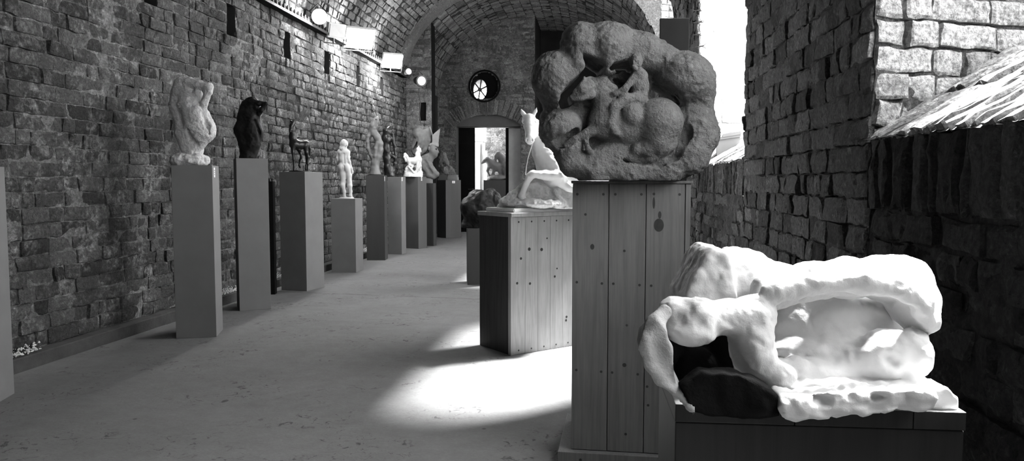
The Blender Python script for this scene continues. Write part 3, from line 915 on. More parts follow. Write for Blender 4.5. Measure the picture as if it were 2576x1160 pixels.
# ---- tall boarded pine box under the big relief
zb = .055
P1, r1, H1 = plankbox('', 'boarded_pedestal', (1437, 1131), (1728, 1147), 1434.5, 455, None, zb, None)
H1 = 1.2035 - zb
r1.location.z = 0.0
tag(r1, 'tall pedestal of upright pine boards standing on a base board, under the round stone relief', 'pedestal')
hw, depth = P1.w1 / 2, .46
P1.w2 = depth
c1 = P1.k + P1.d1 * hw + P1.d2 * depth / 2
r1.location = (c1[0], c1[1], 0)
sgn = 1 if (np.array([-P1.d1[1], P1.d1[0], 0]) @ P1.d2) > 0 else -1
fy = -sgn * depth / 2
hd = depth / 2
bm = bmesh.new(); add_box(bm, (-hw, min(fy + sgn * .016, -fy), zb), (hw, max(fy + sgn * .016, -fy), zb + H1 - .012), bevel=.001)
link('carcass', bm_mesh('carcass', bm), M['pine'], r1)
S = [(1437, 1529), (1529, 1622), (1622, 1718), (1718, 1732)]
def bx(px): return -hw + (px - 1437) / (1732 - 1437.) * 2 * hw
zt = zb + H1 - .012
def bz(py): return zb + (1133 - py) / (1133 - 461.) * (zt - zb)
nails = {0: [(1449, 487), (1515, 487), (1449, 706), (1513, 708), (1449, 928), (1513, 930), (1470, 537)], 1: [(1545, 487), (1610, 487), (1542, 708), (1608, 710), (1541, 931), (1606, 933), (1577, 1086), (1569, 626)],
         2: [(1641, 486), (1704, 487), (1637, 711), (1702, 712), (1630, 963), (1573 + 60, 1010)], 3: []}
knots = {0: [(1488, 617, 5, 7)], 1: [(1572, 911, 5, 5), (1527 + 50, 811, 3, 3)], 2: [(1654, 562, 12, 16), (1656, 537, 4, 9), (1641, 508, 3, 14)], 3: []}
for i, (a, b) in enumerate(S):
    bm = bmesh.new()
    ys = sorted((fy, fy + sgn * .015))
    g = .0016
    add_box(bm, (bx(a) + (g if i else 0), ys[0], zb + .003), (bx(b) - g, ys[1], zt - .001), bevel=.001)
    for px, py in nails[i]:
        add_cyl(bm, (bx(px), fy - sgn * .0008, bz(py)), (bx(px), fy + sgn * .002, bz(py)), .0056, seg=12, mi=1)
    for px, py, rx, rz in knots[i]:
        n = 20; m_ = .0017
        vs = [bm.verts.new((bx(px) + rx * m_ * math.cos(2 * math.pi * q / n), fy - sgn * .0006, bz(py) + rz * m_ * math.sin(2 * math.pi * q / n))) for q in range(n)]
        f = bm.faces.new(vs); f.material_index = 2
        vs2 = [bm.verts.new(v.co + Vector((0, sgn * .002, 0))) for v in vs]
        for q in range(n):
            f = bm.faces.new((vs[q], vs[(q + 1) % n], vs2[(q + 1) % n], vs2[q])); f.material_index = 2
    link('board', bm_mesh('front_board', bm), [M['pine'], M['nail'], M['knot']], r1)
bm = bmesh.new(); add_box(bm, (-hw - .006, -hd - .006, zt), (hw + .006, hd + .006, zb + H1), bevel=.002)
link('top_board', bm_mesh('top_board', bm), M['pine'], r1)
bm = bmesh.new(); add_box(bm, (-hw - .055, -hd - .035 * 1, 0), (hw + .055, hd + .035, zb), bevel=.002)
for q in (-.2, .15): add_cyl(bm, (q, fy - sgn * .036, .025), (q, fy - sgn * .033, .025), .006, mi=1)
link('base_board', bm_mesh('base_board', bm), [M['pine'], M['nail']], r1)
P1.h = zb + H1; ped['relief'] = P1

# ---- table plinth under the reclining torso, shaded sides painted dark, sunlit top pale
ZT = .85
FR = ground(2431, 1038, ZT); BR = ground(2325, 972, ZT); FLd = depth_of(FR)
fl = ground(1700, 1017, ZT)
d1 = (FR - fl); W3 = np.linalg.norm(d1); d1 /= W3
d2 = np.array([-d1[1], d1[0], 0.0]); d2 = d2 if depth_of(fl + d2) > depth_of(fl) else -d2
t3 = .26
c3 = fl + d1 * W3 / 2 + d2 * t3 / 2
r3 = empty('table_plinth', (c3[0], c3[1], 0), math.atan2(d1[1], d1[0]))
tag(r3, 'dark wooden plinth under the white reclining torso, front face black in shade', 'plinth')
hw, hd = W3 / 2, t3 / 2
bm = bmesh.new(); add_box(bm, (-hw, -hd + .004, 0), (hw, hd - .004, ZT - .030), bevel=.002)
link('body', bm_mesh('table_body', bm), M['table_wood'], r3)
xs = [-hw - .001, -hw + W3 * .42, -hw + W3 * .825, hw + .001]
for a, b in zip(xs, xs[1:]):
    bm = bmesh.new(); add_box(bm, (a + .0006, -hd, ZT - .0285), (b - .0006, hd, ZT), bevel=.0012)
    for f in bm.faces: f.material_index = 0 if f.normal.z > .9 else 1  # sunlight painted as pale tops, shade as near-black edges
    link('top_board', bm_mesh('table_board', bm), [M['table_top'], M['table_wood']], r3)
ped['torso'] = (c3, ZT)

# ---- black panel standing behind the relief
pb = W(1693, 300, 6.6)
r = empty('display_panel', (pb[0], pb[1], 0), YAW); zz = zat(1693, 47, 6.6)
tag(r, 'tall black display panel standing behind the round stone relief', 'panel')
hw = (1731 - 1660) / 2 / F * 6.6
bm = bmesh.new(); add_box(bm, (-hw, -.02, .02), (hw, .02, zz), bevel=.003); link('board', bm_mesh('panel_board', bm), M['dark_void'], r)
bm = bmesh.new(); add_box(bm, (-hw - .02, -.14, 0), (hw + .02, .14, .02), bevel=.003); link('foot', bm_mesh('panel_foot', bm), M['iron'], r)
# ------------------------------------------------------------------ cable tray and lamps at the springing of the vault
def wallpt(px, py, lat):                       # point of a photo pixel on the plane x = lat
    return lathit(px, py, lat)

TZ = float(np.mean([wallpt(760, 46, -3.6)[2], wallpt(880, 113, -3.6)[2], wallpt(1000, 184, -3.6)[2]]))
t = empty('cable_tray', (-3.62, 8.0, TZ)); tag(t, 'dark metal cable tray running along the brick wall under the vault', 'cable tray')
y0, y1 = 3.0, 13.75
bm = bmesh.new()
add_box(bm, (-.075, y0 - 8, -.022), (.05, y1 - 8, -.016)); add_box(bm, (.046, y0 - 8, -.022), (.052, y1 - 8, .035)); add_box(bm, (-.077, y0 - 8, -.022), (-.071, y1 - 8, .035))
link('channel', bm_mesh('channel', bm), M['dark_void'], t)
bm = bmesh.new(); prev = None                 # comb edged rail: one continuous strip with teeth
for y in np.arange(y0, y1, .1):
    for yy, zt_ in ((y, .055), (y + .022, .055), (y + .0221, .0), (y + .0999, .0)):
        cur = [bm.verts.new(p) for p in ((.044, yy - 8, -.03), (.058, yy - 8, -.03), (.058, yy - 8, zt_), (.044, yy - 8, zt_))]
        if prev:
            for i in range(4): bm.faces.new((prev[i], prev[(i + 1) % 4], cur[(i + 1) % 4], cur[i]))
        prev = cur
link('comb_rail', bm_mesh('comb_rail', bm), M['iron'], t)
bm = bmesh.new(); rg = random.Random(3)
for q in range(3):
    add_tube(bm, [(-.04 + q * .03 + rg.uniform(-.008, .008), y - 8, -.005 + rg.uniform(0, .012)) for y in np.arange(y0, y1, .25)], .008, 6)
link('cable', bm_mesh('cables', bm), M['bronze_matt'], t)

def floodlight(label, px, py, lat, watts, lit=True, size=.15, yaw=35, glare=1.0, tilt=38):
    p = wallpt(px, py, lat)
    r = empty('floodlight', p, R(yaw)); tag(r, label, 'lamp', 'floodlights on the cable tray')
    # +x points to the room, tilted down
    Rm = Matrix.Rotation(R(tilt), 3, 'Y')
    bm = bmesh.new()
    add_box(bm, (-.07, -size, -size * .75), (.0, size, size * .75), rot=Rm, bevel=.008)
    for k in range(6): add_box(bm, (-.10, -size * .8 + k * size * .3, -size * .6), (-.07, -size * .8 + k * size * .3 + .008, size * .6), rot=Rm)
    link('housing', bm_mesh('housing', bm), M['lamp_white'], r)
    bm = bmesh.new()
    add_box(bm, (.0, -size * .88, -size * .62), (.012, size * .88, size * .62), rot=Rm, bevel=.003)
    link('glass', bm_mesh('glass', bm), M['glass_lit'] if lit else M['limewash'], r)
    bm = bmesh.new()
    add_tube(bm, [Rm @ Vector((-.03, s * size * 1.08, 0)) if s else Vector((-.12, 0, -.17)) for s in (-1,)] + [Vector((-.1, -size * 1.1, -.15)), Vector((-.1, size * 1.1, -.15)), Rm @ Vector((-.03, size * 1.08, 0))], .008, 8)
    add_cyl(bm, (-.1, 0, -.15), (-.1, 0, TZ - p[2] + .0), .012)
    link('bracket', bm_mesh('bracket', bm), M['iron'], r)
    if lit:
        ld = bpy.data.lights.new('flood_lamp', 'POINT'); ld.shadow_soft_size = size * .6; ld.energy = watts
        lo = bpy.data.objects.new('flood_lamp', ld); COL.objects.link(lo); lo.parent = r
        d = Rm @ Vector((1, 0, 0)); lo.location = d * size * .95
    return r

floodlight('blazing floodlight on the cable tray beside the switched off lamp box', 905, 98, -3.42, 210, size=.21, yaw=-55)
floodlight('blazing floodlight on the cable tray with the smaller glare, nearer the end wall', 987, 155, -3.42, 180, size=.17, yaw=-55)
floodlight('switched off white floodlight box on the cable tray beside the larger glare', 848, 78, -3.48, 0, lit=False, size=.13, yaw=-40, tilt=15)

def spotlight(label, px, py, lat, aim, r=.07, l=.16, mat='iron', lens='limewash', D=None):
    p = wallpt(px, py, lat) if D is None else W(px, py, D)
    e = empty('spotlight', p); tag(e, label, 'lamp', 'small spotlights')
    a = Vector(aim).normalized()
    bm = bmesh.new(); add_cyl(bm, -a * l * .5, a * l * .45, r * .75, r, 20); add_cyl(bm, a * l * .45, a * l * .6, r * 1.12, r * 1.12, 20); add_cyl(bm, -a * l * .62, -a * l * .5, r * .35, r * .7, 16)
    link('housing', bm_mesh('spot', bm), M[mat], e)
    bm = bmesh.new(); add_cyl(bm, a * l * .55, a * l * .63, r * .85, r * .85, 20)
    link('lens', bm_mesh('lens', bm), M[lens], e)
    s = a.cross(Vector((0, 0, 1))).normalized()
    bm = bmesh.new()
    add_tube(bm, [s * r * 1.15, s * r * 1.2 + Vector((0, 0, r * .8)), Vector((0, 0, r * 1.9)), -s * r * 1.2 + Vector((0, 0, r * .8)), -s * r * 1.15], .008, 8)
    link('yoke', bm_mesh('yoke', bm), M['iron'], e)
    return e, p
e, p = spotlight('small round spotlight on the cable tray, first in the row from the viewer', 801, 42, -3.5, (.5, -.9, -.2), .085, .15, lens='glass_lit')
ld = bpy.data.lights.new('spot_lamp', 'POINT'); ld.energy = 110; ld.shadow_soft_size = .06
lo = bpy.data.objects.new('spot_lamp', ld); COL.objects.link(lo); lo.parent = e; lo.location = Vector((.5, -.9, -.2)).normalized() * .17
e2, p2 = spotlight('black spotlight with a pale lens mounted at the corner by the end wall', 1054, 203, 0, (.6, -.8, -.15), .095, .2, D=13.9)
bm = bmesh.new(); pts = [(0, 0, -.1), (-.02, .05, -.22), (.0, .1, -.4), (-.02, .1, -.62), (.01, .1, -.85)]
add_tube(bm, pts, .009, 6); add_box(bm, (-.28, -.02, -.14), (.06, .03, -.11))
link('cable', bm_mesh('spot_cable', bm), M['iron'], e2)
e3, p3 = spotlight('tiny white spotlight at the far end of the cable tray', 1024, 182, -3.5, (.6, -.7, .1), .05, .12, 'lamp_white')
# ------------------------------------------------------------------ sculptures
def statue(name, label, cat, px, P, extra=0.0):
    """an Empty on top of a plinth"""
    D = P.D if isinstance(P, Ped) else P
    return None
def base_empty(name, label, cat, loc, group=None):
    e = empty(name, loc); tag(e, label, cat, group); return e

# 1. round stone relief with a horse and rider
D = P1.D
zt = P1.h
E = base_empty('stone_relief', 'big round grey stone relief of a horse and rider on the tall boarded pedestal', 'sculpture', (P1.c[0], P1.c[1], zt))
s = Sculpt(D, .005); s.calm = (1560, 282, 150, 125, .16)
out = [(1462, 455), (1459, 449), (1428, 406), (1378, 367), (1358, 336), (1360, 298), (1370, 267), (1362, 243), (1345, 216), (1341, 185), (1350, 152), (1370, 136), (1393, 137), (1407, 143), (1420, 131), (1421, 108), (1416, 88), (1428, 68), (1451, 60), (1471, 64), (1486, 68), (1509, 57), (1540, 57), (1568, 72), (1610, 76), (1641, 83), (1672, 103), (1703, 128), (1738, 138), (1765, 151), (1785, 175), (1793, 198), (1797, 233), (1792, 271), (1800, 310), (1807, 344), (1804, 371), (1781, 398), (1750, 427), (1727, 448), (1724, 455)]
s.poly(out, -.17, .02, 14, 6)
# lobes of the ring
s.el(1402, 200, 62, 70, 74, .03, 10, 14); s.el(1440, 205, 44, 40, 60, .04, 0, 16)
s.el(1466, 118, 52, 60, 70, .03, 20, 14); s.el(1462, 165, 40, 40, 60, .05, 0, 16)
s.el(1530, 118, 58, 62, 74, .04, 0, 12); s.el(1528, 160, 28, 30, 48, .06, 0, 14)
s.pl([(1560, 118, 46, .03), (1620, 130, 42, .04), (1668, 150, 38, .04)], 16)
s.el(1722, 196, 74, 64, 78, .03, -18, 12); s.el(1760, 230, 36, 50, 60, .0, 0, 16)
s.pl([(1748, 285, 46, .0), (1758, 340, 48, .02), (1738, 390, 44, .04), (1680, 425, 34, .05), (1600, 435, 28, .05)], 16)
s.el(1410, 322, 54, 46, 62, .03, 20, 14); s.el(1432, 372, 44, 32, 50, .02, 40, 14)
s.pl([(1440, 412, 34, .03), (1500, 428, 30, .05), (1600, 438, 24, .05)], 16)
s.el(1540, 400, 80, 44, 40, .03, 10, 18)
# pierced openings
hole = dict(op='-', k=7)
s.poly([(1458, 148), (1482, 152), (1512, 172), (1514, 184), (1500, 194), (1480, 198), (1462, 206), (1446, 226), (1434, 238), (1441, 262), (1424, 270), (1412, 276), (1402, 262), (1404, 244), (1418, 224), (1446, 200), (1464, 180), (1458, 164)], -.4, .4, 3, **hole)
s.poly([(1522, 182), (1534, 168), (1560, 162), (1588, 162), (1595, 174), (1587, 186), (1566, 180), (1540, 180), (1530, 188)], -.4, .4, 3, **hole)
s.poly([(1643, 208), (1672, 222), (1700, 244), (1713, 262), (1711, 268), (1692, 267), (1664, 254), (1640, 254), (1636, 232), (1638, 214)], -.4, .4, 3, **hole)
s.poly([(1538, 200), (1552, 197), (1566, 212), (1557, 219), (1548, 215)], -.4, .4, 1, op='-', k=3)
# recesses carved round the figures
s.el(1425, 345, 34, 26, 26, .075, 35, 10, '-'); s.el(1505, 232, 16, 9, 26, .05, 0, 6, '-')
s.pl([(1560, 402, 9, .07), (1610, 400, 14, .075), (1660, 412, 12, .08)], 8, '-')
s.pl([(1700, 300, 16, .07), (1716, 340, 20, .08), (1690, 385, 18, .09), (1640, 408, 10, .09)], 12, '-')
# horse
hk = 5
s.pl([(1441, 244, 8, .10), (1453, 236, 9, .11), (1466, 225, 12.5, .12), (1482, 214, 14, .105)], 3)
s.pl([(1443, 249, 5.5, .10), (1464, 247, 7, .105), (1484, 236, 13, .10)], 3)
s.el(1481, 262, 15, 9, 60, .10, -15, 4, '-')
s.pl([(1468, 212, 5, .12), (1470, 194, 3, .115)], 2)
s.pl([(1484, 222, 18, .055), (1512, 222, 26, .055), (1528, 262, 36, .055), (1524, 308, 40, .055)], 10)
s.pl([(1494, 204, 7, .07), (1520, 204, 8, .08), (1544, 224, 9, .085), (1556, 250, 8, .08)], 6)
s.pl([(1520, 310, 40, .05), (1580, 322, 40, .05), (1650, 312, 50, .05)], 12)
s.el(1655, 306, 60, 58, 70, .055, 10, 10)
s.el(1648, 340, 44, 56, 52, .06, 20, 10)
s.pl([(1626, 372, 22, .085), (1604, 376, 15, .085), (1588, 396, 9, .075), (1560, 398, 7, .065)], 6)
s.pl([(1668, 356, 30, .06), (1640, 392, 18, .06), (1590, 402, 9, .055)], 8)
s.pl([(1504, 322, 20, .07), (1476, 336, 11, .085), (1448, 350, 8, .085), (1424, 366, 6, .075), (1416, 364, 5, .07)], 6)
s.pl([(1520, 330, 16, .075), (1494, 328, 8, .095), (1474, 338, 7, .09), (1474, 358, 6, .085), (1480, 376, 6.5, .08), (1488, 384, 7, .075)], 5)
s.el(1468, 222, 3.2, 2.4, 5, .142, 20, 1.5, '-'); s.el(1439, 243, 2, 1.6, 5, .114, 0, 1.5, '-'); s.pl([(1435, 250, 1.4, .112), (1452, 246, 1.4, .12)], 1.5, '-'); s.el(1482, 238, 9, 10, 8, .10, 0, 4)
# rider
s.el(1590, 292, 30, 34, 34, .09, 15, 6)
s.pl([(1536, 310, 12, .115), (1548, 268, 13, .12), (1572, 248, 12, .12), (1600, 246, 13, .11)], 6)
s.pl([(1536, 308, 12, .115), (1546, 330, 9, .11), (1560, 340, 7, .10)], 5)
s.pl([(1606, 246, 23, .075), (1610, 216, 21, .085), (1607, 190, 20, .085), (1603, 178, 9, .09)], 7)
s.pl([(1594, 196, 10, .10), (1572, 224, 8, .12), (1548, 236, 6.5, .115), (1540, 236, 5, .11)], 5)
s.el(1601, 155, 14.5, 19, 19, .105, 4, 4); s.el(1548, 178, 14, 9, 120, .0, 0, 3, '-')
s.pl([(1594, 167, 5, .13), (1599, 173, 6, .125)], 3); s.pl([(1594, 151, 1.8, .150), (1594.5, 160, 2.6, .154)], 2); s.el(1611, 156, 3, 5, 4, .12, 0, 2)
s.el(1588.5, 153, 2.6, 1.9, 4, .148, 0, 2, '-'); s.el(1601, 153, 3, 1.9, 4, .150, 0, 2, '-')
s.pl([(1590, 168.5, 1.2, .14), (1600, 168.5, 1.2, .146)], 1, '-')
s.pl([(1594, 141, 8, .09), (1612, 140, 11, .08), (1634, 148, 12, .07), (1648, 158, 9, .05)], 5)
s.pl([(1586, 150, 4, .10), (1588, 168, 3, .09)], 3)
sculpture_part('relief', s, M['stone'], E, [(34, .0042, 1), (80, .0034, 2), (15, .005, 3)], cutz=zt)

# 2. reclining torso of white plaster on the dark table
zt = ZT
E = base_empty('reclining_torso', 'large white plaster reclining torso on a ragged slab, on the dark wooden plinth', 'sculpture', (c3[0], c3[1], zt))
D = 1.20
s = Sculpt(D, .0037)
# far shoulder ridge, thigh and bent knee along the top
s.pl([(1805, 712, 78, -.10), (1880, 712, 80, -.10), (1960, 735, 74, -.09), (2060, 765, 72, -.07)], 30)
s.pl([(1792, 668, 26, -.10), (1830, 658, 26, -.11), (1900, 664, 28, -.11)], 26)
s.poly([(1735, 752), (1757, 700), (1790, 640), (1806, 632), (1850, 640), (1870, 760), (1800, 800), (1740, 790)], -.16, -.03, 10, 16)
s.pl([(1935, 735, 46, .0), (2030, 708, 44, .0), (2130, 698, 46, -.01), (2220, 698, 54, -.03), (2278, 712, 66, -.04), (2302, 760, 58, -.02), (2318, 796, 44, .01), (2332, 812, 26, .025)], 18)
s.el(2235, 696, 88, 58, 84, -.05, -6, 18)
s.pl([(1940, 738, 24, .05), (2060, 712, 26, .055), (2180, 706, 30, .055), (2268, 726, 32, .05), (2318, 770, 28, .045), (2338, 812, 18, .04)], 12)
# belly, set back in the hollow
s.el(2060, 835, 200, 108, 95, -.070, 0, 20); s.el(2230, 820, 90, 75, 70, -.075, 0, 20)
s.el(2060, 872, 150, 34, 60, -.02, 4, 24)
s.pl([(1975, 792, 28, .04), (2080, 784, 36, .04), (2200, 778, 36, .035), (2268, 782, 26, .04)], 22, '-')
# second thigh and knee below
s.pl([(2020, 940, 34, .0), (2130, 918, 44, .01), (2220, 896, 58, .03), (2288, 890, 56, .035)], 16)
s.pl([(2290, 880, 48, .03), (2312, 912, 32, .04), (2280, 955, 20, .045), (2200, 955, 26, .03)], 12)
s.el(2266, 918, 46, 26, 60, .095, -34, 14, '-')
# breast and upper arm to the front
s.el(1885, 852, 54, 104, 74, .04, 6, 16); s.pl([(1890, 900, 44, .05), (1960, 950, 36, .06)], 20); s.el(1905, 790, 40, 46, 50, .04, 0, 20)
s.pl([(1700, 806, 46, .05), (1760, 800, 48, .06), (1830, 800, 46, .05)], 20)
s.el(1690, 776, 36, 30, 40, .05, 0, 14); s.el(1735, 836, 60, 30, 44, .07, -5, 14)
s.pl([(1832, 770, 8, .10), (1818, 815, 7, .115), (1795, 850, 7, .11)], 8, '-')
s.el(1695, 866, 16, 10, 26, .10, 0, 8, '-')
s.el(1765, 770, 50, 12, 30, .02, 8, 12, '-')
s.el(2170, 775, 130, 50, 60, -.115, 0, 20); s.el(2010, 780, 90, 60, 50, -.10, 0, 20)
# lying base under the hip
s.pl([(1890, 938, 44, .03), (2000, 940, 40, .03), (2140, 952, 34, .02), (2290, 958, 26, .0)], 16)
s.pl([(1935, 905, 6, .06), (2040, 905, 7, .055), (2100, 900, 6, .06)], 12, '-')
s.poly([(1940, 940), (1990, 930), (2310, 938), (2335, 965), (2330, 1010), (2200, 1030), (2020, 1040), (1960, 1060), (1950, 1000)], -.17, .085, 8, 10)
# torn edges of the slab
s.pl([(1960, 995, 7, .05), (2080, 985, 9, .045), (2160, 990, 8, .045), (2300, 975, 7, .045)], 6, '-')
s.el(2072, 1002, 26, 22, 22, .045, 0, 6, '-'); s.el(2210, 992, 24, 14, 18, .045, 0, 6, '-'); s.pl([(2150, 1018, 6, .05), (2300, 1005, 6, .05)], 5, '-')
# hollow under the shoulder, with the thin torn flap hanging in front of it
s.el(1765, 935, 80, 60, 90, .07, -10, 14, '-'); s.el(1850, 1000, 92, 46, 90, .10, -14, 14, '-')
sc_t = s
sculpture_part('body', s, M['plaster_torso'], E, [(70, .0022, 4), (150, .0012, 5), (22, .004, 6)], cutz=zt)
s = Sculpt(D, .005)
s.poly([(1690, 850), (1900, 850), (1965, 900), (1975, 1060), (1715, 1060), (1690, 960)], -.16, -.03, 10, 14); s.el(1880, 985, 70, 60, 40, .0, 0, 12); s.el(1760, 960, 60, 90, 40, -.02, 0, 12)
sculpture_part('core', s, M['dark_core'], E, [(30, .006, 9)], cutz=zt)  # near-black filler paints the shade in the hollow under the shoulder
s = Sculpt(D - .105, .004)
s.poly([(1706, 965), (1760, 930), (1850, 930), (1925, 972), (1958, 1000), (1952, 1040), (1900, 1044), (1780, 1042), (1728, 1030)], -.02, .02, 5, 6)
sculpture_part('core_edge', s, M['dark_core'], E, [(30, .005, 11), (70, .003, 12)])  # same painted shade carried over the table edge
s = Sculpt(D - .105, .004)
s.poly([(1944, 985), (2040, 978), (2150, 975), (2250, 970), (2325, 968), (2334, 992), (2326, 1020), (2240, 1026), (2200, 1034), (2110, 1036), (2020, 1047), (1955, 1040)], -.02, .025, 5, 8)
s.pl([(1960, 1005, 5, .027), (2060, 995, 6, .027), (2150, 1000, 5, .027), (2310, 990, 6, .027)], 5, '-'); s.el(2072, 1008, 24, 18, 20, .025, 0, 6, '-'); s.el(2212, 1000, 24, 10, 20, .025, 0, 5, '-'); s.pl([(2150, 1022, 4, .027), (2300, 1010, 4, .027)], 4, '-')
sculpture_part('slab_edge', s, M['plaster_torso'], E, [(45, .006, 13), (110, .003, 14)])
s = Sculpt(D - .10, .0042)
s.pl([(1672, 786, 22, -.02), (1640, 822, 22, .0), (1622, 866, 17, .01), (1634, 915, 15, .01), (1660, 955, 13, .01), (1700, 985, 10, .015), (1735, 1025, 6, .02), (1756, 1052, 2.5, .02)], 14, flat=.6)
s.poly([(1650, 800), (1675, 830), (1690, 885), (1704, 960), (1735, 1020), (1757, 1055), (1705, 995), (1655, 965), (1632, 925), (1612, 870), (1618, 830)], -.03, .01, 5, 14)
sculpture_part('torn_flap', s, M['plaster_grey'], E, [(60, .003, 7), (25, .006, 8)])  # darker plaster: shade of the flap's turned-away side is in its colour
def on(P, name, label, px=None, group=None, cat='sculpture'):
    """an Empty standing on a plinth top"""
    return base_empty(name, label, cat, (P.c[0], P.c[1], P.h), group)
def part(name, s, mat, E, rough=(), cut=None):
    return sculpture_part(name, s, M[mat], E, rough, cutz=cut)
def oval_plate(E, P, name, pxc, hw, hd, h, mat, z=0.0):
    """a low oval base plate on top of the plinth"""
    c = W(pxc, 500, P.D); bm = bmesh.new()
    r = bmesh.ops.create_cone(bm, cap_ends=True, segments=36, radius1=1, radius2=.96, depth=1)
    for v in bm.verts:
        v.co = Vector((c[0] - E.location[0] + v.co.x * hw, c[1] - E.location[1] + v.co.y * hd, z + (v.co.z + .5) * h))
    return link(name, bm_mesh(name, bm, False), M[mat], E)

# 3. white plaster horse rearing out of a rock, on the pine crate
P = ped['horse']; zt = P.h
E = base_empty('plaster_horse', 'white plaster horse rising from a rock with raised foreleg, on the pale pine crate', 'sculpture', (P.c[0], P.c[1], zt))
D = P.D - .05
s = Sculpt(D, .0042)
hb = .10
s.el(1331, 300, 17, 13, 17, hb + .035, 0, 5)
s.pl([(1331, 300, 13, hb + .05), (1331, 318, 12.5, hb + .085), (1332, 335, 10, hb + .12), (1332, 349, 9.5, hb + .145), (1332.5, 356, 8, hb + .15)], 5)
s.el(1332, 352, 10.5, 7.5, 8, hb + .15, 0, 3)
s.el(1317, 306, 4.2, 4.6, 6, hb + .062, 0, 4); s.el(1346, 307, 4.2, 4.6, 6, hb + .062, 0, 4)
s.el(1315.5, 307, 2.2, 1.6, 4, hb + .08, 0, 1.5, '-'); s.el(1347.5, 308, 2.2, 1.6, 4, hb + .08, 0, 1.5, '-')
s.el(1318, 328, 5, 13, 8, hb + .135, 4, 5, '-'); s.el(1346, 328, 4, 13, 8, hb + .13, -4, 5, '-')
s.pl([(1345, 312, 11, hb - .01), (1344, 332, 11, hb + .02), (1339, 344, 8, hb + .06)], 7)
s.pl([(1331, 298, 4, hb + .085), (1331.5, 345, 4, hb + .158)], 7)
s.el(1326.5, 352, 1.8, 3.0, 6, hb + .168, -18, 1.5, '-'); s.el(1338.5, 352, 1.8, 3.0, 6, hb + .168, 18, 1.5, '-')
s.pl([(1325, 359, 1, hb + .165), (1332, 360.5, 1, hb + .172), (1339, 359, 1, hb + .165)], 1.5, '-')
s.pl([(1320, 291, 5, hb), (1315, 284, 4.2, hb), (1311, 275, 1.2, hb)], 3); s.pl([(1343, 289, 5, hb), (1347, 280, 4.2, hb), (1350, 271, 1.2, hb)], 3)
s.pl([(1348, 322, 18, hb - .03), (1356, 352, 20, hb - .04), (1368, 382, 27, hb - .04), (1384, 412, 34, hb - .04), (1400, 440, 38, hb - .04)], 12)
s.pl([(1368, 370, 20, .03), (1394, 398, 26, .0), (1424, 425, 28, -.05), (1462, 450, 34, -.1), (1500, 470, 36, -.14)], 14)
s.pl([(1400, 430, 36, .05), (1440, 455, 36, .0), (1490, 480, 36, -.08)], 16)
s.pl([(1405, 440, 18, .14), (1372, 440, 11.5, .17), (1340, 438, 9, .19), (1333, 445, 9, .19), (1324, 464, 6.5, .18), (1314, 488, 6.5, .17), (1312, 494, 8, .17), (1322, 508, 7, .17)], 5)
s.pl([(1400, 452, 14, .12), (1430, 470, 10, .12), (1470, 490, 9, .1)], 8)
s.el(1400, 405, 14, 22, 14, .10, 20, 8)
part('horse', s, 'plaster', E, [(60, .0018, 3), (25, .003, 4)])
s = Sculpt(D, .0055)
s.poly([(1252, 522), (1262, 508), (1285, 494), (1310, 470), (1340, 450), (1380, 445), (1440, 440), (1500, 470), (1500, 530), (1252, 530)], -.16, .10, 14, 20)
s.el(1340, 512, 78, 16, 60, .08, 0, 20); s.pl([(1290, 500, 16, .08), (1330, 475, 16, .06), (1380, 468, 20, .05)], 18)
s.el(1370, 470, 26, 14, 20, .16, 0, 12, '-')
s.pl([(1330, 500, 8, .15), (1390, 512, 8, .15)], 8, '-'); s.pl([(1400, 480, 10, .13), (1420, 520, 6, .13)], 10)
part('rock', s, 'plaster_rough', E, [(40, .006, 5), (14, .012, 6), (90, .003, 7)], zt + .02)
bm = bmesh.new()
q0 = W(1245, 530, D - .13); q1 = W(1500, 500, D - .02); q2 = W(1262, 522, D + .19)
a = Vector((q0[0], q0[1], 0)); dx = Vector((P2.d2[0], P2.d2[1], 0)); dy = Vector((P2.d1[0], P2.d1[1], 0))
K_ = Vector((P2.k[0], P2.k[1], 0)) + dx * .03 + dy * .02
vs = [K_ + dx * u + dy * v for u, v in ((0, 0), (P2.w2 - .06, 0), (P2.w2 - .06, P2.w1 - .05), (0, P2.w1 - .05))]
o = Vector((E.location[0], E.location[1], 0))
lo = [bm.verts.new(v - o) for v in vs]; hi = [bm.verts.new(v - o + Vector((0, 0, .028))) for v in vs]
bm.faces.new(lo[::-1]); bm.faces.new(hi)
for i in range(4): bm.faces.new((lo[i], lo[(i + 1) % 4], hi[(i + 1) % 4], hi[i]))
bmesh.ops.bevel(bm, geom=bm.edges[:], offset=.006, segments=2, affect='EDGES')
link('base_slab', bm_mesh('base_slab', bm), M['plaster'], E)
bm = bmesh.new()
add_tube(bm, [Vector(W(x, y, D - hb - .06 - t)) - Vector(E.location) for x, y, t in ((1341, 357, .02), (1335, 375, .03), (1328, 398, .05), (1324, 420, .06), (1322, 440, .08))], .0035, 6)
link('halter_rope', bm_mesh('rope', bm), M['limewash'], E)

